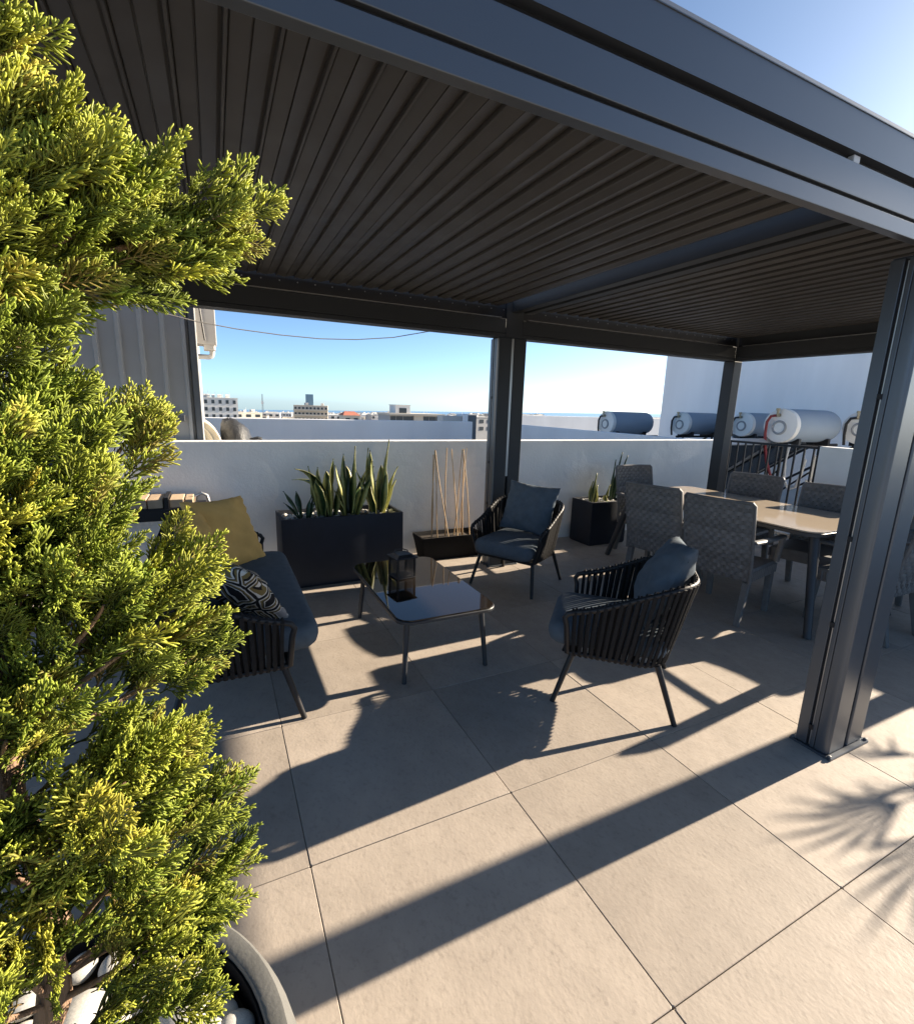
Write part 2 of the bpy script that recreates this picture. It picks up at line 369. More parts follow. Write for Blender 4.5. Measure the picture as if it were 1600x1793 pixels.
o = mb.obj('covered_scooter', 'tarp', None, smooth=True, angle=60, loc=(.195, 5.7, .0)); tag(o, 'dark lumpy tarpaulin covered bundle beside the curled beige sheet', 'covered bundle')
pts = [(-.80, 4.62, 2.30), (-.612, 4.6, 2.252), (-.35, 4.6, 2.185), (-.078, 4.6, 2.137), (.2, 4.6, 2.108), (.55, 4.6, 2.09), (.876, 4.6, 2.087), (1.2, 4.6, 2.107), (1.55, 4.6, 2.155), (1.906, 4.6, 2.24), (2.3, 4.4, 2.36), (2.5, 4.12, 2.40)]
o = MB().tube(pts, .0042, 5).obj('cable', 'wire', None, smooth=True); tag(o, 'thin pale cable sagging across the gap under the pergola beam', 'cable')

# ================================================================ PERGOLA
pg = thing('pergola', 'dark grey aluminium louvred pergola over the seating and the dining table', 'pergola', (2.5, 2.5, 0))
inv = Matrix.Translation((-2.5, -2.5, 0))
def pobj(mb, name, m, bevel=.0, parent=None, **k):
    mb.v = [(x-2.5, y-2.5, z) for x, y, z in mb.v]
    return mb.obj(name, m, parent or pg, bevel=bevel, **k)
FT = 2.163
# front fascia boards
XL, XR = -1.10, 5.76
pobj(MB().box(XL, XR, 1.0, 1.032, 2.165, 2.2135), 'fascia_board', 'anthracite', .002)
pobj(MB().box(XL, XR, 1.0, 1.032, 2.2245, 2.3135), 'fascia_board', 'anthracite', .002)
pobj(MB().box(XL+.002, XR-.002, 1.012, 1.030, 2.2136, 2.2244), 'groove', 'black_metal')
pobj(MB().box(XL+.002, XR-.002, 1.028, 1.06, 2.3137, 2.3415), 'slot', 'black_metal')
pobj(MB().box(XL, XR, 1.012, 1.0279, 2.3137, 2.3175), 'lip', 'anthracite')
mb = MB(); mb.loft([[(x, 1.0, 2.3416), (x, 1.0, 2.446), (x, .9975, 2.4465), (x, .9975, 2.449), (x, 1.0025, 2.451), (x, 1.022, 2.480), (x, 1.16, 2.480), (x, 1.16, 2.3416)] for x in (XL, XR)])
pobj(mb, 'top_beam', 'anthracite')
pobj(MB().box(1.828, 1.862, 1.008, 1.0278, 2.318, 2.339), 'clip', 'pvc', .002)
pobj(MB().box(XL+.15, XR-.15, 1.033, 1.075, 2.36, 2.43), 'gutter', 'shaded_anthracite')

def post(x, y, double=False, front=False):
    w = .285 if double else .14
    mb = MB()
    if double:
        mb.box(x, x+.128, y, y+.14, .012, FT); mb.box(x+.152, x+w, y, y+.14, .012, FT); mb.box(x+.126, x+.154, y+.03, y+.11, .012, FT)
    else:
        mb.box(x, x+w, y, y+.14, .012, FT)
    p = pobj(mb, 'post', 'anthracite' if y < 2 else 'shaded_anthracite', .006)
    q = MB(); slab(q, w+.045, .185, .006, [(0, 0), (0, .010), (.002, .012)], n=2, cx=x+w/2, cy=y+.07); pobj(q, 'base_plate', 'anthracite', parent=p)
    bl = MB()
    for sx in (-1, 1):
        for sy in (-1, 1):
            bl.lathe([(.0, .0121), (.008, .0121), (.008, .019), (.004, .021), (0, .021)], 8, x+w/2+sx*(w/2+.011), y+.07+sy*.080)
    stuff(pobj(bl, 'bolts', 'cladding_trim', parent=p))
    if double:
        # screen guide on the side of the post: two strips with a recessed channel and small clips
        g = MB(); g.box(x-.014, x-.0005, y+.092, y+.139, .014, FT-.01); g.box(x-.014, x-.0005, y+.058, y+.076, .014, FT-.01); pobj(g, 'screen_guide', 'anthracite', .002, parent=p)
        g = MB(); g.box(x-.004, x-.0007, y+.0765, y+.0915, .016, FT-.012); pobj(g, 'channel', 'black_metal', parent=p)
        g = MB(); g.tube([(x-.008, y+.080, .02), (x-.008, y+.080, FT-.02)], .0028, 6); pobj(g, 'bead', 'bright_alu', parent=p)
        g = MB()
        for z in (.10, .62, 1.02, 1.62): g.box(x-.020, x-.002, y+.074, y+.090, z, z+.022)
        stuff(pobj(g, 'clips', 'black_metal', parent=p))
        # rounded cove between guide and front face
        cv = MB(); cv.loft([[(x-.012+.012*(1-math.cos(a)), y+.055-.05*math.sin(a), z) for a in [math.pi/2*k/6 for k in range(7)]]+[(x-.0004, y+.055, z)] for z in (.014, FT-.01)]); pobj(cv, 'cove_strip', 'anthracite', smooth=True, parent=p)
    return p
post(2.452, 1.003, True); bp_ = post(2.345, 3.98, True)
pobj(MB().box(2.345+.1285, 2.345+.1515, 3.985, 4.008, .9, FT-.004), 'lit_gap_strip', 'bright_alu', parent=bp_)  # bright strip added in the post gap, stands in for light on the recess
post(5.56, 3.98); post(5.56, 1.033); post(-1.08, 3.98); post(-1.08, 1.033)

def beam_x(x0, x1, y0, ya):      # back beams, face towards the terrace at y0
    pobj(MB().box(x0, x1, y0+.004, y0+.138, FT+.001, 2.196), 'beam_lip', 'shaded_anthracite', .002)
    pobj(MB().box(x0, x1, y0, y0+.14, 2.1985, 2.322), 'beam', 'shaded_anthracite', .003)
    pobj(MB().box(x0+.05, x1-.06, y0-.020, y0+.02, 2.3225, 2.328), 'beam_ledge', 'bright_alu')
    pobj(MB().box(x0, x1, y0+.021, y0+.14, 2.3225, 2.480), 'gutter', 'shaded_anthracite')
beam_x(-1.078, 2.40, 3.98, 0); beam_x(2.58, 5.558, 3.98, 0)
pobj(MB().box(2.402, 2.578, 3.981, 4.119, FT+.001, 2.479), 'beam_joint', 'shaded_anthracite')
def beam_y(x0, side):
    s = side
    pobj(MB().box(x0+.004, x0+.136, 1.18, 3.975, FT+.001, 2.196), 'beam_lip', 'shaded_anthracite', .002)
    pobj(MB().box(x0, x0+.14, 1.18, 3.976, 2.1985, 2.322), 'beam', 'shaded_anthracite', .003)
    xx = x0-.020 if s < 0 else x0+.12
    pobj(MB().box(xx, xx+.04, 1.22, 3.90, 2.3225, 2.328), 'beam_ledge', 'bright_alu')
    a, b = (x0+.021, x0+.14) if s < 0 else (x0, x0+.119)
    pobj(MB().box(a, b, 1.165, 3.975, 2.3282, 2.480), 'gutter', 'shaded_anthracite')
beam_y(5.56, -1); beam_y(-1.08, 1)
# middle beam: two members with a recess between them
pobj(MB().box(2.455, 2.535, 1.034, 3.978, 2.378, 2.478), 'middle_beam', 'shaded_anthracite', .003)
pobj(MB().box(2.585, 2.665, 1.034, 3.978, 2.378, 2.477), 'middle_beam', 'shaded_anthracite', .003)
pobj(MB().box(2.5355, 2.5845, 1.034, 3.978, 2.40, 2.476), 'recess', 'black_metal')
for cx in (5.56, -1.08):
    pobj(MB().box(cx+.001, cx+.139, 3.983, 4.119, FT+.001, 2.479), 'corner_block', 'shaded_anthracite', .003)
    pobj(MB().box(cx+.001, cx+.139, 1.034, 1.163, FT+.001, 2.340), 'corner_block', 'shaded_anthracite', .003)
# louvres
LP = .126
def louver_mesh():
    mb = MB(); pr = [(0, 2.4190), (.002, 2.4130), (.010, 2.4122), (.0115, 2.4165), (.0130, 2.4240), (.0158, 2.4200), (.062, 2.4108), (.0635, 2.4190), (.0668, 2.4198), (.0685, 2.4150), (.116, 2.4255), (.122, 2.4285), (.127, 2.4295), (.127, 2.444), (0, 2.440)]
    mb.loft([[(a, y, z) for a, z in pr] for y in (1.085, 3.955)])
    return mb
lv = None
for x0, nL in ((-.95, 27), (2.655, 23)):
    for k in range(nL):
        xx = x0+.02+LP*k
        if x0 < 0 and xx+LP > 2.47: break
        if lv is None:
            mb = louver_mesh(); mb.v = [(a, b-2.5, c) for a, b, c in mb.v]; lv = mb.obj('louver', 'louver_paint', pg); o = lv
        else:
            o = lv.copy(); C.objects.link(o); o.parent = pg
        o.location = (xx-2.5, 0, 0)
        o.rotation_euler = (0, 0, 0)
# louvre pivot screws along the back gutter
mb = MB()
for x0, nL in ((-.95, 27), (2.655, 23)):
    for k in range(nL):
        c = Vector((x0+.02+LP*k+.03, 3.994, 2.395)); mb.tube([c, c+Vector((0, .012, 0))], .005, 6)
pobj(mb, 'pivot_screws', 'bright_alu')
mb = MB(); mb.box(-.94, 5.56, 3.9955, 4.0008, 2.330, 2.412); pobj(mb, 'louver_carrier', 'black_metal')

def set_tint(o, cols, dom='POINT'):
    a = o.data.color_attributes.new('tint', 'FLOAT_COLOR', dom)
    arr = np.ones((len(cols), 4), dtype=np.float32); arr[:, :3] = cols; a.data.foreach_set('color', arr.ravel())

# ================================================================ ROPE SEATING
def u_loop(hw, yf, yb, r, n, zf):
    """U from front right round the back to front left; zf(y) gives the height."""
    pts = []
    L1 = (yf+yb-r); L2 = math.pi/2*r; L3 = 2*(hw-r); tot = 2*L1+2*L2+L3
    for i in range(n+1):
        s = tot*i/n
        if s < L1: x, y = hw, yf-s
        elif s < L1+L2:
            a = (s-L1)/r; x, y = hw-r+r*math.cos(a), -yb+r-r*math.sin(a)
        elif s < L1+L2+L3: x, y = hw-r-(s-L1-L2), -yb
        elif s < L1+2*L2+L3:
            a = (s-L1-L2-L3)/r; x, y = -(hw-r)-r*math.sin(a), -yb+r-r*math.cos(a)
        else: x, y = -hw, -yb+r+(s-L1-2*L2-L3)
        pts.append(Vector((x, y, zf(y))))
    return pts
def sm(t): t = max(0, min(1, t)); return t*t*(3-2*t)
def pillow_mesh(w, h, t, seed, nu=26):
    """square scatter pillow in the XZ plane, pinched corners, soft creases"""
    rg = random.Random(seed); ph = [rg.uniform(0, 6.28) for _ in range(8)]
    mb = MB(); vs = []; uv = []
    def P(u, v, sgn):
        e = (1-abs(u)**2.4)*(1-abs(v)**2.4); e = max(0, e)
        th = t*.5*e**.55
        k = .075
        x = u*w/2*(1-k*(1-v*v)*abs(u)); z = v*h/2*(1-k*(1-u*u)*abs(v))
        cr = .006*math.sin(9*u+5*v+ph[0])*e**.3+.005*math.sin(13*v-7*u+ph[1])*e**.3+.010*math.sin(4*u+ph[2])*math.sin(5*v+ph[3])
        edge = max(abs(u), abs(v)); wr = .006*math.sin(22*(u if abs(v) > abs(u) else v)+ph[4])*max(0, edge-.7)/.3
        return (x, sgn*th+(cr+wr)*(1 if e > 0 else .3)*sgn*.8+wr*.6, z)
    n = nu
    for sgn in (-1, 1):
        for i in range(n+1):
            for j in range(n+1):
                u = math.sin(math.pi/2*(2*i/n-1)); v = math.sin(math.pi/2*(2*j/n-1)); vs.append(P(u, v, sgn)); uv.append((u*.5+.5, v*.5+.5))
    fs = []; q = (n+1)**2
    for s in (0, 1):
        for i in range(n):
            for j in range(n):
                a = s*q+i*(n+1)+j; f = (a, a+1, a+n+2, a+n+1); fs.append(f if s else f[::-1])
    # piping welds the rims
    rim = [(i, 0) for i in range(n)]+[(n, j) for j in range(n)]+[(n-i, n) for i in range(n)]+[(0, n-j) for j in range(n)]
    for k in range(len(rim)):
        a, b = rim[k], rim[(k+1) % len(rim)]
        fs.append((a[0]*(n+1)+a[1], b[0]*(n+1)+b[1], q+b[0]*(n+1)+b[1], q+a[0]*(n+1)+a[1]))
    mb.add(vs, fs); return mb, uv
def pillow(name, w, h, t, m, seed):
    mb, uv = pillow_mesh(w, h, t, seed); o = mb.obj(name, m, None, smooth=True, angle=80)
    ul = o.data.uv_layers.new(name='UVMap')
    for l in o.data.loops: ul.data[l.index].uv = uv[l.vertex_index]
    # welted seam along the rim
    return o
def cushion_slab(w, d, z0, z1, r, crown, cx, cy, seed, name='seat_cushion', m='cushion', parent=None):
    h = z1-z0; e = h*.42
    pr = [(e*.9, z0)]+[(e*(1-math.sin(a)), z0+e*(1-math.cos(a))) for a in (.5, 1.0, math.pi/2)]
    pr += [(e*(1-math.cos(a)), z1-e+e*math.sin(a)) for a in (.0, .4, .8, 1.2, math.pi/2)]
    for k in range(1, 7): pr.append((e+(min(w, d)/2-e-.01)*k/6, z1+crown*math.sin(k/6*math.pi/2)))
    mb = MB(); slab(mb, w, d, r, pr, n=7, cx=cx, cy=cy)
    rg = random.Random(seed); p = [rg.uniform(0, 6) for _ in range(6)]
    mb.v = [(x, y, z+.004*math.sin(7*x+p[0])*math.sin(6*y+p[1])+(.003*math.sin(60*x+12*math.sin(5*y+p[2]))*math.exp(-((y-cy)/(d*.35))**2) if z > z1-.004 else 0)) for x, y, z in mb.v]
    return mb.obj(name, m, parent, smooth=True, angle=75)
def rope_seat(name, label, cat, hwb, hwt, loc, rz, nside, nback, group, hb=.285, ha=.535, hk=.72, yf=.25, yb=.24, ytb=.345):
    t = thing(name, label, cat, loc, rz, group)
    r_b, r_t = .14, .22
    N = 96
    zb = lambda y: hb
    zt = lambda y: ha+(hk-ha)*sm((yf+.02-y)/(yf+ytb))
    B = u_loop(hwb, yf, yb, r_b, N, zb); T = u_loop(hwt, yf+.01, ytb, r_t, N, zt)
    # top rail with its front uprights, one bent tube
    def corner(side):
        b = B[0] if side > 0 else B[-1]; tp = T[0] if side > 0 else T[-1]
        up = tp-Vector((0, 0, .075)); return [Vector((b.x, b.y, b.z)), b.lerp(up, .5), up, Vector((tp.x, tp.y+.012, tp.z-.035)), Vector((tp.x, tp.y-.004, tp.z-.010)), Vector((tp.x, tp.y-.032, tp.z))]
    path = corner(1)+[p for p in T[5:-5]]+corner(-1)[::-1]
    MB().tube(path, .0145, 10).obj('top_rail', 'black_metal', t, smooth=True)
    MB().tube(B+[B[0]], .012, 8).obj('seat_frame', 'black_metal', t, smooth=True)
    # wrapped rope on the top rail near the rope ends is part of each strand
    def at(L, s):
        s = max(0, min(1, s))*N; i = min(N-1, int(s)); return L[i].lerp(L[i+1], s-i)
    l1 = (yf+yb)/(2*(yf+yb)+2*hwb)
    ss = [l1*(.085+.915*k/nside) for k in range(nside)]+[l1+(1-2*l1)*k/nback for k in range(nback+1)]
    ss += [1-q for q in ss[:nside][::-1]]
    for q in ss:
        b, tp = at(B, q), at(T, q)
        mid = b.lerp(tp, .5); out = Vector((mid.x, mid.y*.8, 0)); out = out.normalized() if out.length > 0 else out
        tan = (at(T, q+.01)-at(T, q-.01)).normalized(); jit = tan*random.uniform(-.004, .004)
        o1 = out*.0125; pit = .5/len(ss)
        b2, t2 = at(B, q+pit), at(T, q+pit)
        mb = MB()
        mb.tube([b-Vector((0, 0, .014)), b+o1, b.lerp(tp, .25)+o1*1.1+jit, b.lerp(tp, .5)+o1*1.2+jit*1.5, b.lerp(tp, .78)+o1*1.1+jit, tp+o1*1.15, tp+Vector((0, 0, .0165)), tp-o1*.6], .0108, 6, squash=out)
        mb.tube([b2-Vector((0, 0, .013)), b2-o1*.6, b2.lerp(t2, .5)-o1*.5-jit, t2-o1*.9, t2+Vector((0, 0, .0155))], .0100, 6, squash=out)
        mb.obj('rope_strand', 'rope', t, smooth=True)
    # legs, splayed
    fx = hwb-.02
    for sx in (-1, 1):
        for yt, yft in ((yf-.03, yf+.055), (-yb+.04, -yb-.065)):
            MB().tube([(sx*fx, yt, hb), (sx*(hwb+.03), yft, .0)], [.016, .0135], 10).obj('leg', 'black_metal', t, smooth=True)
    MB().box(-hwb+.015, hwb-.015, yf-.016, yf+.010, hb-.018, hb+.008).obj('front_rail', 'black_metal', t, bevel=.004)
    sl = MB()
    for k in range(5):
        y = -yb+.05+(yf+yb-.1)*k/4; sl.box(-hwb+.012, hwb-.012, y-.02, y+.02, hb+.003, hb+.009)
    sl.obj('seat_slats', 'black_metal', t)
    return t
# two armchairs
ac = rope_seat('armchair', 'black rope armchair nearest the camera, seen from its side, by the coffee table', 'armchair', .27, .325, (1.965, 1.885, 0), R(46), 14, 17, 'rope armchairs')
cushion_slab(.54, .62, .305, .435, .09, .018, 0, .055, 3, parent=ac)
ac2 = rope_seat('armchair', 'black rope armchair facing the camera in front of the middle post', 'armchair', .27, .325, (2.367, 3.534, 0), R(120), 14, 17, 'rope armchairs')
cushion_slab(.54, .62, .305, .435, .09, .018, 0, .055, 8, parent=ac2)
def put(o, base, rz, local, tilt, roll=0., yawl=0.):
    """lean a pillow: its own XZ plane tilted back about X, then placed in the seat's frame"""
    o.matrix_world = Matrix.Translation(base) @ Matrix.Rotation(rz, 4, 'Z') @ Matrix.Translation(local) @ Matrix.Rotation(yawl, 4, 'Z') @ Matrix.Rotation(tilt, 4, 'X') @ Matrix.Rotation(roll, 4, 'Y')
p = pillow('scatter_pillow', .50, .47, .20, 'cushion', 11); tag(p, 'slate grey pillow leaning in the rope armchair nearest the camera', 'pillow', 'grey armchair pillows')
put(p, (1.965, 1.885, 0), R(46), (.05, -.205, .655), R(26), R(7))
p = pillow('scatter_pillow', .50, .46, .16, 'cushion', 12); tag(p, 'slate grey pillow upright in the rope armchair in front of the middle post', 'pillow', 'grey armchair pillows')
put(p, (2.367, 3.534, 0), R(120), (-.01, -.155, .66), R(20), R(-3))
# sofa
SF = (0.0, 3.075, 0)
sf = rope_seat('sofa', 'black rope two seat sofa with slate grey seat cushion behind the conifer', 'sofa', .79, .845, SF, R(-90), 14, 48, None)
cushion_slab(1.46, .68, .305, .44, .10, .02, 0, .075, 5, parent=sf)
for k, sx in enumerate((-.40, .36)):
    cb = pillow('back_cushion', .70, .32, .15, 'cushion', 40+k); cb.parent = sf
    cb.matrix_local = Matrix.Translation((sx, -.215, .575)) @ Matrix.Rotation(R(18), 4, 'X')
p = pillow('scatter_pillow', .52, .50, .15, 'mustard', 21); tag(p, 'large mustard yellow pillow at the far end of the sofa', 'pillow')
put(p, SF, R(-90), (-.44, .02, .665), R(27), R(-5), R(-42))
p = pillow('scatter_pillow', .46, .46, .14, 'mustard', 22); tag(p, 'second mustard pillow half hidden behind the large yellow one', 'pillow')
put(p, SF, R(-90), (-.20, -.11, .655), R(25), R(6), R(-12))
p = pillow('scatter_pillow', .48, .46, .15, 'patterned_fabric', 23); tag(p, 'patterned pillow with grey ovals and dark rings by the near sofa arm', 'pillow')
put(p, SF, R(-90), (.50, .04, .61), R(38), R(4), R(38))

# ================================================================ COFFEE TABLE AND LANTERN
tb = thing('coffee_table', 'low coffee table with dark reflective glass top between sofa and armchairs', 'table', (1.125, 2.83, 0))
mb = MB(); slab(mb, .62, 1.07, .09, [(.012, .372), (.0, .374), (0, .388), (.003, .391)], n=8); mb.obj('top_frame', 'table_frame', tb, smooth=True, angle=30)
mb = MB(); slab(mb, .606, 1.056, .083, [(0, .3915), (0, .3965), (.002, .3985)], n=8); mb.obj('glass_top', 'dark_glass', tb, smooth=True, angle=30)
for sx in (-1, 1):
    for sy in (-1, 1):
        MB().tube([(sx*.235, sy*.44, .373), (sx*.262, sy*.478, 0)], [.0175, .0135], 12).obj('leg', 'table_frame', tb, smooth=True)
ln = thing('lantern', 'black metal lantern with pierced panes standing on the coffee table', 'lantern', (1.075, 2.99, .399), R(8)); ln.scale = (.92, .92, .84)
mb = MB(); mb.box(-.075, .075, -.075, .075, 0, .012); mb.obj('base', 'black_metal', ln, bevel=.003)
for sx in (-1, 1):
    for sy in (-1, 1): MB().box(sx*.068-.006, sx*.068+.006, sy*.068-.006, sy*.068+.006, .0125, .165).obj('corner_post', 'black_metal', ln)
mb = MB(); mb.box(-.085, .085, -.085, .085, .1655, .176); mb.loft([rr_loop(.15, .15, .004, .1762, 1), rr_loop(.11, .11, .004, .190, 1), rr_loop(.10, .10, .004, .196, 1)]); mb.obj('lid', 'black_metal', ln, bevel=.002)
for q in range(4):
    mb = MB(); nn = 7
    for i in range(nn):
        for j in range(nn):
            u = -.06+.12*(i+.5)/nn; z = .02+.138*(j+.5)/nn; s = .0086
            mb.tube([(u-s, -.0685, z), (u, -.0685, z+s*1.15), (u+s, -.0685, z), (u, -.0685, z-s*1.15), (u-s, -.0685, z)], .0020, 4)
    mb.obj('lattice_pane', 'black_metal', ln, rot=(0, 0, q*math.pi/2))
MB().tube([(-.05, 0, .19), (-.055, .02, .205), (-.03, .05, .212), (.03, .05, .212), (.055, .02, .205), (.05, 0, .19)], .004, 6).obj('handle', 'black_metal', ln, smooth=True)

# ================================================================ DINING SET
dt = thing('dining_table', 'long dining table with rounded beige glass top on dark legs', 'table', (4.275, 2.83, 0))
mb = MB(); slab(mb, 1.035, 1.905, .115, [(.02, .700), (0, .702), (0, .725), (.004, .729)], n=8); mb.obj('apron', 'table_frame', dt, smooth=True, angle=30)
mb = MB(); slab(mb, 1.02, 1.89, .11, [(.003, .7295), (0, .732), (0, .737), (.003, .740)], n=10); mb.obj('glass_top', 'beige_glass', dt, smooth=True, angle=30)
for sx in (-1, 1):
    for sy in (-1, 1): MB().tube([(sx*.39, sy*.88, .701), (sx*.60 if sx < 0 and sy < 0 else sx*.50, sy*1.06, 0)], [.034, .026], 14).obj('leg', 'table_frame', dt, smooth=True)

def weave(w, z0, z1, yfun, cols, rows, amp, thick):
    """woven panel: each strip runs over and under the stakes"""
    mb = MB(); nx = cols*2; dz = (z1-z0)/rows
    for r in range(rows):
        za = z0+dz*r; zb = za+dz*.99
        lo = []
        for i in range(nx+1):
            x = -w/2+w*i/nx; y = yfun(x, (za+zb)/2)+amp*math.cos(math.pi*(i+ (r % 2)*1)*1.0)
            lo.append((x, y, za, zb))
        vs = []; fs = []
        for x, y, a, b in lo: vs += [(x, y-thick, a), (x, y-thick*1.6, (a+b)/2), (x, y-thick, b), (x, y+thick, b), (x, y+thick*1.6, (a+b)/2), (x, y+thick, a)]
        for i in range(nx):
            for k in range(6): fs.append((i*6+k, i*6+(k+1) % 6, (i+1)*6+(k+1) % 6, (i+1)*6+k))
        fs.append((0, 1, 2, 3, 4, 5)); fs.append(tuple(nx*6+k for k in range(6))[::-1])
        mb.add(vs, fs)
    g = [[(-w*.496+w*.992*i/10, yfun(-w*.496+w*.992*i/10, z0+(z1-z0)*j/8), z0+.003+(z1-z0-.006)*j/8) for i in range(11)] for j in range(9)]  # added backing sheet, stops light passing through the weave so its shadow stays solid
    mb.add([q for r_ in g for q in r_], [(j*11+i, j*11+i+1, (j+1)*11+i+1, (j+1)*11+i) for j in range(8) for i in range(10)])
    return mb
def dining_chair():
    t = thing('dining_chair', '', 'chair', (0, 0, 0), 0, 'wicker dining chairs')
    bk = lambda x, z: -.235-.22*max(0, z-.42)+.045*(1-(x/.25)**2)*-1*max(0, min(1, (z-.3)/.3))
    mb = weave(.485, .345, .935, bk, 8, 19, .0046, .0052); o = mb.obj('backrest', 'wicker_strip', t)
    rw = random.Random(4); per = 6*17; cl = []
    for r in range(19):
        k0 = rw.uniform(.80, 1.15)
        for i in range(17):
            k1 = k0*(1.22 if (i+r) % 2 else .84)*rw.uniform(.9, 1.1); cl += [(.135*k1, .131*k1, .128*k1)]*6
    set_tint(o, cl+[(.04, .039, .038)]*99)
    mb = MB()
    for i in range(16):
        x = -.2425+.485*i/15; mb.tube([(x, bk(x, z), z) for z in (.345, .5, .7, .935)], .0042, 5)
    mb.obj('stakes', 'wicker', t, smooth=True)
    mb = MB()
    e = [(-.2475, bk(-.2475, z), z) for z in (.33, .48, .63, .78, .925)]+[(x, bk(x, .94), .94) for x in (-.235, -.12, 0, .12, .235)]+[(.2475, bk(.2475, z), z) for z in (.925, .78, .63, .48, .33)]
    mb.tube(e, .0135, 8); mb.obj('back_rim', 'wicker', t, smooth=True)
    mb = MB(); slab(mb, .49, .47, .03, [(0, .335), (0, .415), (.012, .43), (.05, .432)], n=3, cx=0, cy=.015); mb.obj('seat', 'wicker', t, smooth=True, angle=40)
    mb = MB()
    for k in range(14):
        for sx in (-1, 1): mb.tube([(sx*.2465, -.215+.46*k/13, .34), (sx*.2475, -.215+.46*k/13, .412)], .008, 5)
    stuff(mb.obj('seat_wrap', 'wicker', t, smooth=True))
    for sx in (-1, 1):
        mb = MB(); a = [(sx*.255, -.285, .655), (sx*.268, -.1, .648), (sx*.27, .1, .642), (sx*.266, .235, .638)]
        mb.loft([[(x-.024, y, z-.012), (x+.024, y, z-.012), (x+.026, y, z), (x+.016, y, z+.010), (x-.016, y, z+.010), (x-.026, y, z)] for x, y, z in a]); mb.obj('armrest', 'wicker', t, smooth=True, angle=50)
        MB().tube([(sx*.250, .225, .43), (sx*.266, .232, .628)], .021, 8).obj('arm_post', 'wicker', t, smooth=True)
        mb = MB()
        mb.loft([[(sx*.222+dx*q, .215+k+dy*q, z) for dx, dy in ((-.025, -.025), (.025, -.025), (.025, .025), (-.025, .025))] for z, q, k in ((.336, 1, 0), (0, .8, .02))]); mb.obj('leg', 'wicker', t, bevel=.006)
        mb = MB()
        mb.loft([[(sx*.222+dx*q, -.205+k+dy*q, z) for dx, dy in ((-.025, -.025), (.025, -.025), (.025, .025), (-.025, .025))] for z, q, k in ((.336, 1, 0), (0, .8, -.075))]); mb.obj('leg', 'wicker', t, bevel=.006)
    return t
dc = dining_chair()
spots = [  # back centre, facing angle (local +Y), label
    (3.36, 2.33, R(-90+12), 'grey wicker dining chair seen from behind, nearest behind the near armchair'),
    (3.36, 2.94, R(-90+12), 'grey wicker dining chair seen from behind, beside the black cube planter'),
    (4.90, 3.12, R(90+12), 'grey wicker chair across the table in front of the railing'),
    (4.87, 2.37, R(90+12), 'grey wicker chair across the table in front of the white parapet'),
    (4.24, 4.00, R(180-4), 'grey wicker chair at the far table end by the wall, facing the camera'),
    (4.29, 1.50, R(0), 'grey wicker chair at the near table end, mostly hidden by the front post'),
    (5.13, 1.62, R(90+8), 'grey wicker chair on the far side of the table, hidden behind the front post')]
for i, (bx, by, a, lab) in enumerate(spots):
    o = dc if i == 0 else dup(dc)
    fx, fy = -math.sin(a), math.cos(a)
    o.location = (bx+fx*.26, by+fy*.26, 0); o.rotation_euler = (0, 0, a); o['label'] = lab

# ================================================================ PLANTERS
def set_tint(o, cols, dom='POINT'):
    a = o.data.color_attributes.new('tint', 'FLOAT_COLOR', dom)
    arr = np.ones((len(cols), 4), dtype=np.float32); arr[:, :3] = cols; a.data.foreach_set('color', arr.ravel())
def snake_leaf(base, L, w, az, lean, twist, curl, rgn, parent, dark=False):
    """sansevieria blade: folded strap with a pale margin"""
    n = 11; ac = 6; vs = []; cols = []; fs = []
    d = Vector((math.cos(az), math.sin(az), 0)); side0 = Vector((-d.y, d.x, 0))
    for i in range(n+1):
        s = i/n; ang = lean*.8+curl*s*s
        c = Vector(base)+d*(L*s*math.sin(ang))+Vector((0, 0, L*s*math.cos(ang)*(1-.05*abs(curl)*s)))
        ww = w*1.95*(.55+.55*math.sin(min(1, s*1.5)*math.pi/2))*(1-s**3.2)**.8+.0012
        ta = twist*s+rgn.uniform(-.05, .05); sd = side0*math.cos(ta)+d*math.sin(ta); nn = d*math.cos(ta)-side0*math.sin(ta)
        for j in range(ac+1):
            u = j/ac*2-1
            vs.append(c+sd*(ww*.5*u)+nn*(ww*.22*(u*u)+.004*math.sin(9*s+u*2)))
            m = min(1, max(0, (abs(u)-.5)/.25))
            band = .75+.45*(math.sin(s*38+math.sin(u*5+s*9)*1.5) > .1)
            g = (np.array((.030, .062, .020)) if not dark else np.array((.020, .045, .022)))*band
            y = np.array((.42, .40, .12)) if not dark else np.array((.05, .09, .04))
            cols.append(g*(1-m)+y*m)
    for i in range(n):
        for j in range(ac): a = i*(ac+1)+j; fs.append((a, a+1, a+ac+2, a+ac+1))
    mb = MB().add(vs, fs); o = mb.obj('leaf', 'leaf', parent, smooth=True, angle=80)
    set_tint(o, cols); so = o.modifiers.new('solid', 'SOLIDIFY'); so.thickness = .003
    return o
def pebble_mesh(seed, r=1.0):
    rg = random.Random(seed); bm = bmesh.new(); bmesh.ops.create_icosphere(bm, subdivisions=3, radius=r)
    sx, sy, sz = rg.uniform(.85, 1.25), rg.uniform(.75, 1.0), rg.uniform(.5, .72); ph = [rg.uniform(0, 6) for _ in range(6)]
    for v in bm.verts:
        c = v.co; k = 1+.07*math.sin(2.3*c.x/r+ph[0])+.06*math.sin(2.9*c.y/r+ph[1])+.05*math.sin(3.1*c.z/r+ph[2])
        v.co = Vector((c.x*sx*k, c.y*sy*k, c.z*sz*k))
    me = bpy.data.meshes.new('pebble'); bm.to_mesh(me); bm.free(); me.shade_smooth(); me.materials.append(M['pebble']); return me
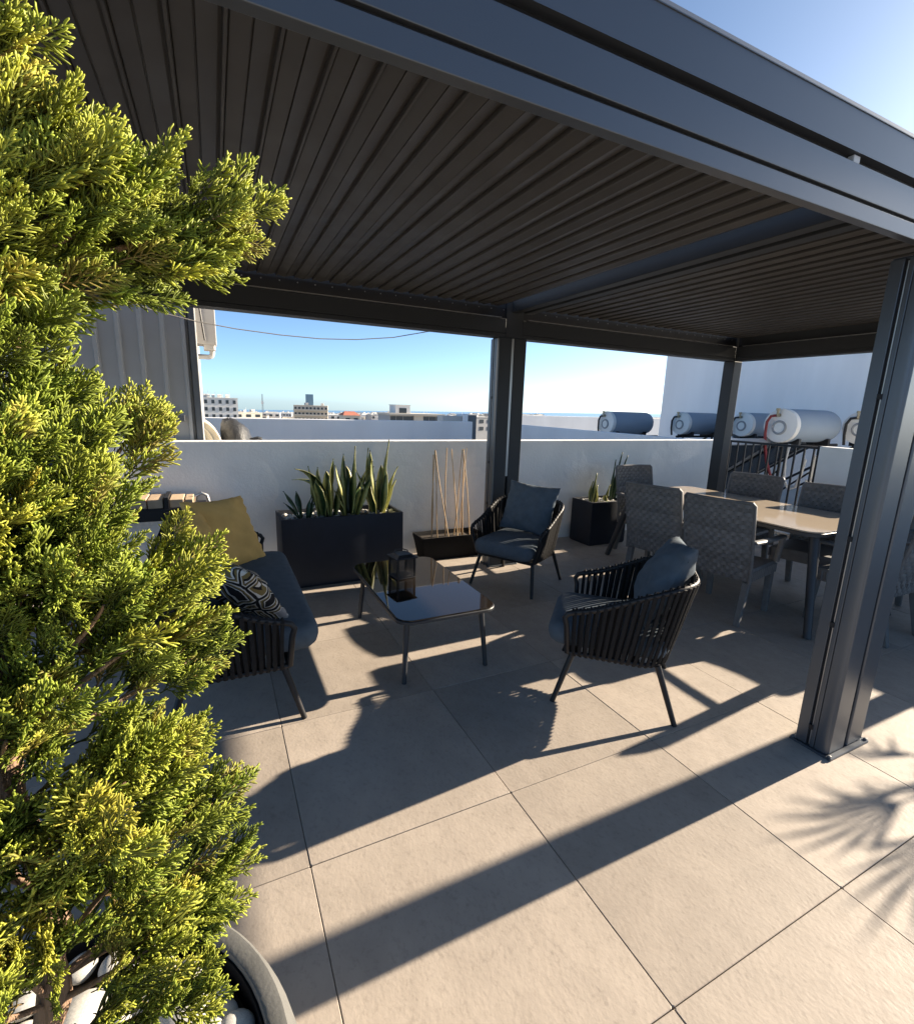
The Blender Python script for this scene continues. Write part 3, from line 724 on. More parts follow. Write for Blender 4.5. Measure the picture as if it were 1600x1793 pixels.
def small_stones(name, x0, x1, y0, y1, z, n, r0, r1, label, seed, skip=None):
    rg = random.Random(seed); mb = MB()
    for k in range(n):
        x, y = rg.uniform(x0, x1), rg.uniform(y0, y1); r = rg.uniform(r0, r1); sz = rg.uniform(.5, .8)
        rot = rg.uniform(0, 6.3); ex = rg.uniform(1, 1.5)
        lo = []
        for zz, q in ((-1, .3), (-.6, .8), (0, 1), (.6, .8), (1, .35)):
            lo.append([(x+r*q*(ex*math.cos(a)*math.cos(rot)-math.sin(a)*math.sin(rot))*(1+.12*math.sin(3*a+k)), y+r*q*(ex*math.cos(a)*math.sin(rot)+math.sin(a)*math.cos(rot)), z+rg.uniform(-.004, .01)*0+r*sz*zz) for a in [2*math.pi*i/7 for i in range(7)]])
        mb.loft(lo)
    o = mb.obj(name, 'pebble', None, smooth=True, angle=70); tag(o, label, 'pebbles'); return stuff(o)
def cube_planter(x0, x1, y0, y1, h, label, wall=.022, name='planter'):
    t = thing(name, label, 'planter', ((x0+x1)/2, (y0+y1)/2, 0)); w, d = x1-x0, y1-y0
    mb = MB(); slab(mb, w, d, .008, [(.012, 0), (.004, .012), (0, .03), (0, h-.002), (.002, h), (wall, h), (wall, h-.06)], n=2); mb.obj('box', 'fiberbox', t, smooth=True, angle=25)
    mb = MB(); mb.box(-w/2+wall-.002, w/2-wall+.002, -d/2+wall-.002, d/2-wall+.002, h-.075, h-.045); mb.obj('soil', 'soil', t)
    return t
cube_planter(.425, 1.465, 4.05, 4.46, .60, 'long dark navy box planter with variegated sansevierias by the wall')
small_stones('white_stones', .46, 1.43, 4.09, 4.42, .565, 190, .013, .028, 'white stones covering the soil of the long navy planter', 5)
cube_planter(3.80, 4.34, 4.215, 4.575, .515, 'black cube planter with white stones behind the wicker chairs')
small_stones('white_stones', 3.83, 4.31, 4.25, 4.54, .485, 110, .012, .024, 'white stones covering the soil of the black cube planter', 6)
rg = random.Random(3)
def snake_plant(cx, cy, z, leaves, label, name='sansevieria', group=None, dark=False):
    t = thing(name, label, 'plant', (cx, cy, z), 0, group)
    for (dx, dy, L, w, az, lean, tw, cu) in leaves:
        snake_leaf((dx, dy, 0), L, w, R(az), lean, tw, cu, rg, t, dark)
    return t
# clumps: base offset, length, width, azimuth of the lean, lean, twist, curl
snake_plant(.835, 4.24, .56, [(-.07, 0, .46, .062, 178, .10, .3, .10), (-.03, .03, .44, .07, 175, .05, .5, .05), (0, -.03, .52, .062, 10, -.02, .9, .12), (.0, .03, .54, .065, 200, .03, -.5, .55), (.03, -.02, .47, .066, 160, .02, .4, .75), (-.03, -.04, .34, .06, 200, .08, -.6, .2), (.02, .05, .40, .055, 90, .12, .4, .1), (.05, .0, .33, .06, 20, .10, .5, .15), (-.05, .03, .30, .055, 170, .22, .4, .1)],
            'sansevieria clump with a folded over leaf in the left of the long planter')
snake_plant(1.03, 4.23, .56, [(0, 0, .62, .06, 15, .05, .5, .05), (-.035, -.02, .47, .07, 185, .13, .4, .10), (.02, .03, .52, .052, 5, .22, .3, .22), (.03, 0, .48, .048, 2, .16, .8, .28), (.035, -.03, .36, .07, 355, .24, -.5, .2), (0, .04, .44, .06, 90, .10, .4, .1), (.055, -.01, .38, .055, 5, .22, .5, .4), (.0, -.05, .29, .065, 330, .14, .3, .15), (-.02, .02, .55, .058, 170, .03, .6, .02), (-.05, -.03, .26, .06, 190, .2, .2, .2)],
            'tall sansevieria clump in the middle of the long planter')
snake_plant(1.27, 4.24, .56, [(.03, .0, .68, .055, 8, .08, .4, .08), (.0, .02, .58, .06, 170, .07, .8, .02), (-.03, -.02, .45, .055, 178, .30, .3, .12), (-.04, .02, .60, .055, 176, .09, .3, -.04), (.05, -.02, .46, .06, 4, .20, .5, .18), (.03, -.04, .40, .06, 0, .06, -.5, .08), (-.0, -.04, .50, .063, 178, .08, .6, .04), (.04, .04, .44, .055, 60, .14, .3, .1), (.06, .01, .34, .055, 10, .30, .4, .2), (-.02, -.05, .30, .06, 200, .12, .4, .1)],
            'bright edged sansevieria clump at the right end of the long planter')
snake_plant(.605, 4.19, .56, [(0, 0, .29, .05, 178, .42, .2, .15), (.02, .02, .25, .05, 160, .14, .3, .1), (.03, -.01, .22, .045, 5, .10, .2, .2), (.04, .02, .18, .045, 2, .4, .2, .2), (-.01, .03, .2, .04, 185, .6, .2, .2), (.05, 0, .2, .04, 20, .22, .3, .1)],
            'short dark green agave like plant at the left end of the long planter', 'agave', None, True)
snake_plant(3.90, 4.36, .48, [(0, 0, .36, .035, 5, .08, .5, .1), (.01, .02, .26, .03, 185, .03, .5, -.1), (.035, 0, .22, .035, 0, .12, .4, .1), (.06, .0, .13, .03, 10, .2, .2, .1), (.03, -.02, .16, .03, 340, .1, .2, .1)],
            'narrow sansevieria at the left of the black cube planter')
snake_plant(4.12, 4.36, .48, [(0, 0, .22, .022, 8, .12, .5, .2), (.01, 0, .10, .03, 200, .2, .2, .2)], 'single thin sansevieria shoot among white stones in the black cube planter')
snake_plant(4.27, 4.42, .48, [(0, 0, .60, .03, 8, .16, .5, .08), (.04, 0, .58, .03, 10, .28, .5, .12), (-.03, 0, .5, .025, 8, .06, .5, .05), (.02, .01, .4, .03, 8, .05, .5, .06)], 'thin dark leaves rising behind the wicker chair by the wall', 'leafy_plant', None, True)
# low trough with canes
tr = thing('trough', 'low black tapered trough with bamboo canes beside the middle post', 'planter', (2.12, 4.475, 0))
mb = MB(); slab(mb, .70, .30, .02, [(.045, 0), (.02, .15), (0, .225), (0, .245), (.016, .245), (.03, .20)], n=3); mb.obj('box', 'trough', tr, smooth=True, angle=25)
MB().box(-.32, .32, -.12, .12, .185, .205).obj('soil', 'soil', tr)
def cane(x0, y0, x1, y1, z1, r, label, group):
    pts = []; n = 9
    for i in range(n+1):
        s = i/n; pts.append((x0+(x1-x0)*s+.006*math.sin(5*s+x0*40), y0+(y1-y0)*s, .17+(z1-.17)*s))
    o = MB().tube(pts, [r*(1-.25*i/n)*(1.18 if i % 3 == 0 else 1) for i in range(n+1)], 7).obj('cane', 'cane', None, smooth=True, angle=80)
    return tag(o, label, 'cane', group)
la = 'bamboo cane in the left tied bundle in the black trough'
for x0, x1, y0 in ((1.885, 1.925, 4.38), (1.945, 1.93, 4.52), (1.985, 1.935, 4.44), (2.075, 1.94, 4.37)): cane(x0, y0, x1, 4.45, 1.085+random.uniform(-.03, .03), .0058, la, 'canes of the left bundle')
la = 'bamboo cane in the right tied bundle in the black trough'
for x0, x1, y0 in ((2.20, 2.245, 4.52), (2.27, 2.25, 4.44), (2.33, 2.255, 4.38), (2.295, 2.25, 4.5)): cane(x0, y0, x1, 4.45, 1.10+random.uniform(-.03, .03), .0058, la, 'canes of the right bundle')
cane(2.09, 4.5, 2.085, 4.50, 1.13, .0065, 'straight bamboo cane standing alone between the two tied bundles', 'single canes')
cane(2.20, 4.42, 2.125, 4.45, 1.12, .006, 'slightly leaning bamboo cane just right of the straight lone cane', 'single canes')
cane(2.29, 4.56, 2.36, 4.6, 1.12, .004, 'thin dark cane leaning right beside the right tied bundle', 'single canes')

# timber rack behind the sofa
rk = thing('timber_rack', 'black metal rack behind the sofa carrying short sunlit timber blocks', 'rack', (-.55, 4.45, 0))
mb = MB(); mb.box(-.62, .44, -.14, .14, .60, .70); mb.obj('tray', 'black_metal', rk, bevel=.006)
for sx in (-.58, .30):
    for sy in (-.11, .11): MB().box(sx-.016, sx+.016, sy-.016, sy+.016, 0, .599).obj('leg', 'black_metal', rk)
MB().tube([(.36, .0, .705), (.37, .0, .76), (.41, 0, .785), (.45, 0, .765), (.465, 0, .70), (.46, 0, .62)], .013, 8).obj('handle', 'bright_alu', rk, smooth=True)
MB().tube([(.16, -.15, .66), (.55, -.16, .66), (.62, -.16, .70)], .010, 8).obj('rail', 'black_metal', rk, smooth=True)
mb = MB(); mb.box(.155, .185, -.15, .15, .7005, .785); mb.box(-.62, .30, -.147, -.141, .62, .69); mb.obj('strap', 'black_metal', rk)
tbm = [(-.60, .10, .0), (-.495, .12, .015), (-.37, .19, .0), (-.175, .10, .028), (-.07, .11, .012), (.045, .105, .006), (.19, .10, .0), (.295, .06, -.004)]
for k, (x, wd, dz) in enumerate(tbm):
    o = MB().box(x, x+wd-.004, -.135+.004*k % .01, .12, .7006, .765+dz).obj('timber_block', 'timber', None, bevel=.004, loc=(-.55, 4.45, 0), rot=(0, 0, 0))
    tag(o, 'short pale timber block lying in the row on the black rack', 'timber block', 'timber blocks on the rack')

# ================================================================ RAILING AND WATER HEATERS
rl = thing('railing', 'dark metal railing closing the gap between back wall and right parapet', 'railing', (6.57, 4.03, 0))
MB().box(-.02, .02, -.63, .635, 1.165, 1.195).obj('top_rail', 'black_metal', rl)
MB().box(-.016, .016, -.63, .635, .10, .125).obj('bottom_rail', 'black_metal', rl)
for k in range(11):
    y = -.55+.11*k; MB().box(-.009, .009, y-.009, y+.009, .1255, 1.1645).obj('baluster', 'black_metal', rl)
for y in (-.615, .615): MB().box(-.022, .022, y-.022 if y < 0 else y-.02, y+.02, 0, 1.21).obj('post', 'black_metal', rl)
def heater(x, y, z, L, r, hose, lab):
    t = thing('water_heater', lab, 'water heater', (x, y, z), 0, 'solar water tanks on the next roof')
    pr = [(0, 0), (r*.98, 0), (r, .01), (r, L-.14), (r*.985, L-.09), (r*.93, L-.045), (r*.8, L-.015), (r*.5, L), (0, L)]
    mb = MB(); mb.loft([[(xx, q*math.cos(a), q*math.sin(a)) for a in [2*math.pi*k/40 for k in range(40)]] for q, xx in pr[1:-1]]); mb.obj('tank', 'tank_steel', t, smooth=True, angle=30)
    mb = MB(); mb.loft([[(xx, q*math.cos(a), q*math.sin(a)) for a in [2*math.pi*k/40 for k in range(40)]] for q, xx in ((r*1.012, .05), (r*1.015, -.012), (r*.985, -.03), (r*.45, -.04), (.01, -.042))]); mb.obj('end_cap', 'tank_cap', t, smooth=True, angle=30)
    mb = MB(); ring = [Vector((-.046, r*.36*math.cos(a), r*.36*math.sin(a)-.03)) for a in [2*math.pi*k/24 for k in range(25)]]; mb.tube(ring, .020, 6); mb.obj('ring', 'tank_ring', t, smooth=True)
    mb = MB(); mb.loft([[(xx, q*math.cos(a), q*math.sin(a)-.03) for a in [2*math.pi*k/24 for k in range(24)]] for q, xx in ((r*.35, -.038), (r*.33, -.052), (.01, -.056))]); mb.obj('cover', 'tank_cap', t, smooth=True)
    MB().box(-.062, -.0535, -.05, .05, -.035, .0).obj('label_plate', 'tank_cap', t)
    mb = MB(); mb.tube([(-.03, .03, r*.62), (-.09, .03, r*.62)], .028, 8); mb.tube([(-.09, .03, r*.58), (-.09, .03, r*.88)], .018, 8); mb.tube([(-.09, .03, r*.88), (-.09, .03, r*1.02)], .03, 8); mb.obj('valve', 'brass', t, smooth=True)
    hp = [(-.09, .04, r*.60), (-.10, .12, r*.55), (-.10, .17, r*.2), (-.09, .175, -r*.5), (-.06, .17, -r*1.1)]
    if hose == 'red_hose': hp += [(-.08, .10, -.55), (-.02, .0, -.85), (.02, -.05, -1.15)]
    MB().tube(hp, .021, 8).obj('hose', hose, t, smooth=True)
    for xx in (.2, L-.25): MB().box(xx-.03, xx+.03, -r*.8, r*.8, -r-.05, -r*.75).obj('saddle', 'black_metal', t)
    fr = MB()
    for xx in (.12, L-.1):
        fr.tube([(xx, 0, -r-.02), (xx, 0, -z)], .022, 6); fr.tube([(xx, .05, -r-.02), (xx, 1.5, -z+.12)], .022, 6); fr.tube([(xx, 0, -r-.45), (xx, .7, -z+.05)], .016, 6)
    fr.tube([(-.1, 0, -r-.05), (L+.4, 0, -r-.05)], .025, 6); fr.obj('stand', 'black_metal', t)
    return t
tx = [(8.50, 9.20, 1.27, 1.34, .268, 'black_hose', 'leftmost horizontal solar water tank with black hose, against the sky'),
      (9.62, 8.0, 1.32, 1.22, .25, 'black_hose', 'solar water tank with black hose just left of the corner post'),
      (10.15, 6.87, 1.35, 1.22, .25, 'black_hose', 'solar water tank just right of the corner post, its cap partly hidden'),
      (8.00, 4.78, 1.40, 1.25, .262, 'red_hose', 'nearest solar water tank with a red hose hanging from its cap'),
      (9.42, 4.36, 1.40, 1.25, .262, 'black_hose', 'rightmost solar water tank half hidden by the front post')]
def collector(x, y, z, w, lab):
    t = thing('solar_collector', lab, 'solar collector', (x, y, z), 0, 'solar collectors below the tanks')
    MB().box(0, w, 0, 1.75, -.045, .045).obj('panel', 'collector', t)
    fr = MB()
    for a, b_, c, d_ in ((-.03, -.001, -.03, 1.78), (w+.001, w+.03, -.03, 1.78)): fr.box(a, b_, c, d_, -.055, .055)
    fr.box(0, w, -.03, -.001, -.055, .055); fr.box(0, w, 1.751, 1.78, -.055, .055); fr.obj('frame', 'alu_frame', t)
    t.rotation_euler = (R(-36), 0, 0); return t
for i, a in enumerate(tx):
    heater(*a)
    if i == 3: collector(7.0, 4.95, 1.13, 1.0, 'dark solar collector nearest behind the railing'); collector(8.1, 4.95, 1.13, 1.0, 'dark solar collector under the tank with the red hose')
    if i == 2: collector(10.1, 7.05, 1.08, 1.3, 'dark solar collector below the third water tank')
wh = MB().tube([(0, 0, 1.18), (.0, .02, .95), (-.02, -.02, .68), (-.03, -.10, .58), (-.03, -.18, .62), (-.02, -.22, .80), (0, -.23, 1.0)], .018, 8).obj('white_hose', 'pvc', None, smooth=True, loc=(6.95, 4.0, 0)); tag(wh, 'white looped hose hanging behind the railing', 'hose')
mb = MB(); mb.box(-.1, .1, -.1, .1, 0, .78); mb.box(-.07, .07, -.07, .07, .78, 1.10); o = mb.obj('white_box', 'pvc', None, bevel=.01, loc=(6.95, 3.58, -.03)); tag(o, 'white utility box between railing and right parapet', 'utility box')

# ================================================================ ROUND POT, PEBBLES
PX, PY = -.36, .68
pt = thing('round_pot', 'large round grey concrete pot holding the conifer', 'pot', (PX, PY, 0))
mb = MB(); mb.lathe([(.02, 0), (.30, 0), (.345, .015), (.40, .09), (.435, .18), (.445, .25), (.44, .33), (.425, .41), (.413, .443), (.407, .45), (.385, .452), (.376, .448), (.374, .44), (.372, .36)], 72); mb.obj('bowl', 'concrete_pot', pt, smooth=True, angle=35)
mb = MB(); mb.loft([[(q*math.cos(a), q*math.sin(a), z) for a in [2*math.pi*k/72 for k in range(72)]] for q, z in ((.3715, .365), (.3735, .437), (.3695, .438), (.366, .365))], False, False); mb.obj('liner', 'trough', pt, smooth=True, angle=35)
MB().lathe([(.0, .36), (.364, .36), (.3645, .385), (.0, .390)], 40).obj('soil', 'soil', pt, smooth=True)
pmes = [pebble_mesh(k) for k in range(7)]
rg = random.Random(17); placed = []
for tr_ in range(14000):
    r = rg.uniform(.024, .047); a = rg.uniform(0, 6.283); d = (.366-r)*math.sqrt(rg.random())
    if d < .055+r: continue
    x, y = d*math.cos(a), d*math.sin(a)
    if all((x-q[0])**2+(y-q[1])**2 > ((r+q[2])*.74)**2 for q in placed):
        placed.append((x, y, r))
        if len(placed) > 150: break
for k, (x, y, r) in enumerate(placed):
    o = bpy.data.objects.new('pebble', pmes[k % 7]); C.objects.link(o); o.scale = (r,)*3
    o.location = (PX+x, PY+y, .389+r*.45+rg.uniform(0, .014)); o.rotation_euler = (rg.uniform(-.25, .25), rg.uniform(-.25, .25), rg.uniform(0, 6.3))
    tag(o, 'smooth white pebble lying in the round pot under the conifer', 'pebble', 'white pebbles in the round pot')

# ================================================================ CONIFER
PLUMES = [
    (-0.189,0.740,1.686, 0.102,0.800,1.817, 0.065,0.55),
    (-0.147,0.740,1.710, -0.000,0.760,1.813, 0.06,0.3),
    (-0.167,0.740,1.706, 0.053,0.840,1.764, 0.055,0.15),
    (-0.183,0.760,1.703, -0.009,0.880,1.736, 0.045,0.1),
    (-0.150,0.720,1.726, -0.053,0.700,1.789, 0.06,0.3),
    (-0.194,0.720,1.745, -0.099,0.740,1.864, 0.055,0.35),
    (-0.205,0.720,1.794, -0.154,0.720,1.867, 0.05,0.8),
    (-0.199,0.720,1.869, -0.163,0.740,1.930, 0.05,0.4),
    (-0.200,0.700,1.722, -0.134,0.680,1.785, 0.05,0.7),
    (-0.249,0.740,1.487, -0.136,0.780,1.552, 0.055,0.15),
    (-0.240,0.740,1.592, -0.172,0.800,1.634, 0.05,0.1),
    (-0.208,0.720,1.367, -0.061,0.800,1.545, 0.05,0.4),
    (-0.219,0.720,1.403, -0.123,0.740,1.521, 0.06,0.25),
    (-0.217,0.720,1.333, -0.108,0.700,1.469, 0.055,0.2),
    (-0.199,0.720,1.256, 0.003,0.760,1.354, 0.06,0.75),
    (-0.224,0.720,1.276, -0.107,0.680,1.386, 0.06,0.15),
    (-0.219,0.720,1.134, -0.003,0.800,1.160, 0.045,0.25),
    (-0.224,0.720,1.192, -0.021,0.760,1.252, 0.055,0.2),
    (-0.214,0.700,1.231, -0.087,0.640,1.336, 0.06,0.15),
    (-0.221,0.720,1.016, -0.023,0.780,1.030, 0.05,0.4),
    (-0.219,0.720,0.924, -0.000,0.800,0.865, 0.045,0.2),
    (-0.229,0.740,0.809, -0.000,0.820,0.732, 0.04,0.1),
    (-0.217,0.700,1.014, -0.081,0.680,1.096, 0.05,0.5),
    (-0.248,0.720,0.782, -0.034,0.780,0.685, 0.045,0.3),
    (-0.235,0.700,0.739, -0.074,0.680,0.770, 0.05,0.75),
    (-0.225,0.700,0.658, -0.054,0.700,0.608, 0.035,0.3),
    (-0.213,0.680,0.906, -0.135,0.600,1.069, 0.045,0.85),
    (-0.229,0.700,0.855, -0.106,0.660,0.932, 0.055,0.3),
    (-0.224,0.720,1.591, -0.155,0.660,1.640, 0.06,0.1),
    (-0.255,0.720,1.431, -0.159,0.640,1.482, 0.06,0.2),
    (-0.257,0.700,1.371, -0.177,0.600,1.437, 0.05,0.8),
    (-0.270,0.720,1.284, -0.156,0.620,1.352, 0.06,0.1),
    (-0.294,0.720,1.148, -0.154,0.640,1.213, 0.06,0.1),
    (-0.318,0.720,0.933, -0.214,0.620,1.060, 0.055,0.2),
    (-0.320,0.700,0.782, -0.236,0.600,0.925, 0.045,0.85),
    (-0.224,0.720,1.659, -0.143,0.640,1.694, 0.06,0.3),
    (-0.292,0.720,1.084, -0.202,0.600,1.201, 0.05,0.35),
]
cf = thing('conifer', 'tall golden green conifer in the round pot, filling the left of the picture', 'tree', (PX+.06, PY+.03, .36))
CO = Vector((PX+.06, PY+.03, .36))
TR = [Vector(p)-CO for p in [(-.30, .71, .30), (-.285, .72, .6), (-.245, .73, .80), (-.27, .74, .98), (-.262, .735, 1.2), (-.30, .74, 1.5), (-.29, .73, 1.8), (-.31, .74, 2.2), (-.30, .73, 2.75)]]
tp = []
for i in range(len(TR)-1):
    for k in range(5): tp.append(TR[i].lerp(TR[i+1], k/5)+Vector((.005*math.sin(i*5+k*1.3), .005*math.cos(i*3+k*1.7), 0)))
MB().tube(tp, [.021*(1-.55*i/len(tp))*(1+.10*math.sin(i*1.9)+.08*math.sin(i*4.7)) for i in range(len(tp))], 12).obj('trunk', 'bark', cf, smooth=True, angle=80)

def spray_template(seed):
    """flat feathery spray along +Z, twigs in the XZ plane; returns verts, faces, u (0 base .. 1 tip)"""
    rg = random.Random(seed); V = []; F = []; U = []
    def twig(p, d, L, r, u0, u1):
        o = len(V); fv = rg.uniform(.6, 1.05); d = d.normalized(); a = d.orthogonal().normalized(); b = d.cross(a)
        bend = Vector((rg.uniform(-.18, .18), rg.uniform(-.25, .25), rg.uniform(.0, .22)))
        m = p+d*L*.55; e = p+(d+bend*.7).normalized()*L
        for c, q, u in ((p, .85, u0), (m, 1.1, (u0+u1)/2), (p.lerp(e, .88), .85, u1)):
            for k in range(3):
                an = 2.0944*k; V.append(c+r*q*(math.cos(an)*a+math.sin(an)*b)); U.append(u*fv)
        V.append(e); U.append(u1*fv)
        for l in (0, 3):
            for k in range(3): F.append((o+l+k, o+l+(k+1) % 3, o+l+3+(k+1) % 3)); F.append((o+l+k, o+l+3+(k+1) % 3, o+l+3+k))
        for k in range(3): F.append((o+6+k, o+6+(k+1) % 3, o+9))
        return m, e
    L = 1.0; n = 9; prev = Vector((0, 0, 0)); d = Vector((0, 0, 1))
    for i in range(n):
        s = (i+1)/n; nxt = prev+(d+Vector((rg.uniform(-.08, .08), rg.uniform(-.10, .10), 0))).normalized()*(L/n)
        twig(prev, nxt-prev, (nxt-prev).length*1.15, .016, s-.15, s-.05)
        if i > 0:
            for sd in (-1, 1):
                sl = (.50*(1-s)**.75+.12)*rg.uniform(.75, 1.2); ang = rg.uniform(.5, .85)
                td = Vector((sd*math.sin(ang), rg.uniform(-.35, .35), math.cos(ang)))
                st = prev.lerp(nxt, .0 if sd < 0 else .5)
                tm, te = twig(st, td, sl, .0145, s*.6, min(1, s*.6+.35))
                ns = int(1+sl*7)
                for q in range(ns):
                    f = .25+.7*q/ns; pp = st+td.normalized()*sl*f
                    for s2 in (-1, 1):
                        if rg.random() < .25: continue
                        a2 = ang*sd+s2*rg.uniform(.30, .62); d2 = Vector((math.sin(a2), rg.uniform(-.45, .45), math.cos(a2)))
                        twig(pp, d2, sl*(.46-.28*f)*rg.uniform(.8, 1.3)+.055, .0150, min(1, s*.6+.3*f), 1.0)
        prev = nxt
    for k in range(3): twig(prev, d+Vector((rg.uniform(-.5, .5), rg.uniform(-.3, .3), 0)), .13, .016, .9, 1)
    return np.array([tuple(v) for v in V], np.float32), np.array(F, np.int32), np.array(U, np.float32)
TEMPL = [spray_template(s) for s in range(6)]
inst = []   # (origin, axis, size, gold, template, roll)
rg = random.Random(99)
def grow(b, t, r, gold, dens=1.0):
    """one plume: a limb from the trunk to its tip, clothed in sprays"""
    b = Vector(b)-CO; t = Vector(t)-CO; t = t-(t-b).normalized()*(.046+.25*r); ln_ = (t-b).length
    mid = b.lerp(t, .5)+Vector((0, 0, -.10*ln_))+Vector((rg.uniform(-.02, .02), rg.uniform(-.02, .02), 0))
    k = min(range(len(tp)), key=lambda i: (tp[i]-(b+Vector((0, 0, -.08)))).length)
    b0 = tp[k]
    pts = bez(b0, mid, t, 12)
    MB().tube(pts, [.0042*(1-.75*i/11)+.0008 for i in range(12)], 6).obj('branch', 'bark', cf, smooth=True, angle=80)
    low = t.z+CO.z < 1.33
    n = int((60+260*ln_)*dens*(.27 if low else .37))
    for i in range(n):
        s = .14+.86*rg.random()**.75
        f = s*11; j = min(10, int(f)); c = pts[j].lerp(pts[j+1], f-j); tg = (pts[j+1]-pts[j]).normalized()
        rad = r*(1.15-.75*s**2)
        a = rg.uniform(0, 6.283); p1 = tg.orthogonal().normalized(); p2 = tg.cross(p1)
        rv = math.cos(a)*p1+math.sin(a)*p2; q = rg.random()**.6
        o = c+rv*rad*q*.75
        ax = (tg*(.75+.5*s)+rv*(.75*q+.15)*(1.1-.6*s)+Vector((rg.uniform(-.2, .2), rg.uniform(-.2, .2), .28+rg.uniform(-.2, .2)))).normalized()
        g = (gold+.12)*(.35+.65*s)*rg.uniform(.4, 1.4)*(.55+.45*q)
        inst.append((o, ax, rg.uniform(.048, .098)*(1.08-.25*s)*(1.14 if low else 1), g, rg.randrange(6), rg.uniform(0, 6.283)))
for p in PLUMES: grow(p[:3], p[3:6], p[6], p[7])
for k in range(22):                      # the far and left side of the crown
    z = .62+2.1*k/22; a = R(155+130*((k*.618) % 1)); L = .28-.05*abs(z-1.5)
    grow((-.29, .73, z-.14), (-.29+L*math.cos(a), .73+L*math.sin(a), z+.05), .07, .25, .55)
for k in range(7):                      # top of the crown above the frame
    a = R(36*k*1.7); z = 2.25+.07*k; L = .20*(1-.1*k)+.03
    grow((-.30, .73, z-.15), (-.30+L*math.cos(a), .73+L*math.sin(a), z+.08), .06, .4, .6)
VV = []; FF = []; CC = []; off = 0
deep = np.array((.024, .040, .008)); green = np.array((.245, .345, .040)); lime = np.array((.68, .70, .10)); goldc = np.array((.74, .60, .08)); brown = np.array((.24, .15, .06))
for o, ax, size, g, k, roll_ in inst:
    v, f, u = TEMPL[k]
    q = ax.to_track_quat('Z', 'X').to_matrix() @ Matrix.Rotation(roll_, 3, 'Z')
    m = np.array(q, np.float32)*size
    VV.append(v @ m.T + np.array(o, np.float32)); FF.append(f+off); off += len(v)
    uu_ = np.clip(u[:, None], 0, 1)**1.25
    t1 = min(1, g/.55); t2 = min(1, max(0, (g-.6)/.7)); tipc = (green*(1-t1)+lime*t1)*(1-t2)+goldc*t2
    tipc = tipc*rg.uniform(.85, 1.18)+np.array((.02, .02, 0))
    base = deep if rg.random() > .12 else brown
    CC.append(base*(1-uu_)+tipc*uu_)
VV = np.concatenate(VV); FF = np.concatenate(FF); CC = np.concatenate(CC)
me = bpy.data.meshes.new('crown'); me.vertices.add(len(VV)); me.vertices.foreach_set('co', VV.ravel())
me.loops.add(FF.size); me.loops.foreach_set('vertex_index', FF.ravel()); me.polygons.add(len(FF))
me.polygons.foreach_set('loop_start', np.arange(0, FF.size, 3, dtype=np.int32)); me.update(calc_edges=True); me.shade_smooth()
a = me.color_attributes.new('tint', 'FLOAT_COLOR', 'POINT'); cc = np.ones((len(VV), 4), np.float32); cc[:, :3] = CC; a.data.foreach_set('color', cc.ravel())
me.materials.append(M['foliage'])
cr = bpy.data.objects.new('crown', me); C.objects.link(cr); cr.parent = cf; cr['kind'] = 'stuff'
print('crown tris', len(FF), 'sprays', len(inst))

# ================================================================ POTTED PALM (outside the frame, its shadow falls on the tiles)
pp = thing('potted_palm', 'potted fan palm standing out in the sun on the right', 'palm', (5.95, .58, 0))
MB().lathe([(.02, 0), (.17, 0), (.22, .30), (.235, .36), (.22, .36), (.21, .31)], 32).obj('pot', 'concrete_pot', pp, smooth=True, angle=35)
MB().lathe([(0, .30), (.212, .30), (.212, .31), (0, .33)], 24).obj('soil', 'soil', pp)
MB().tube([(0, 0, .30), (.02, .01, .60), (.0, .02, 1.06)], [.06, .05, .045], 10).obj('trunk', 'bark', pp, smooth=True)
rg = random.Random(5)
for k in range(14):
    a = 2.4*k+rg.uniform(-.2, .2); el = rg.uniform(-.15, 1.15); L = rg.uniform(.18, .32)
    d = Vector((math.cos(a)*math.cos(el), math.sin(a)*math.cos(el), math.sin(el))); c0 = Vector((0, .02, 1.04)); c1 = c0+d*L
    mb = MB(); mb.tube(bez(c0, c0.lerp(c1, .5)+Vector((0, 0, .04)), c1, 5), .006, 5)
    s1 = d.cross(Vector((0, 0, 1))).normalized(); up = s1.cross(d)
    for q in range(7):
        an = (q-3)/3*.8; dd = (d*math.cos(an)+s1*math.sin(an)).normalized(); ll = .36*(1-.25*abs(q-3)/3); w_ = .012
        sx = dd.cross(up).normalized()
        p1 = c1+dd*ll*.5+up*.015; p2 = c1+dd*ll-Vector((0, 0, .05))
        o_ = len(mb.v); mb.add([c1-sx*.003, c1+sx*.003, p1+sx*w_, p1-sx*w_, p2, c1+up*.003, p1+up*.004], [(0, 1, 2, 3), (3, 2, 4), (0, 3, 6, 5), (1, 5, 6, 2), (3, 4, 6), (2, 6, 4)])
    mb.obj('frond', 'palm_leaf', pp)

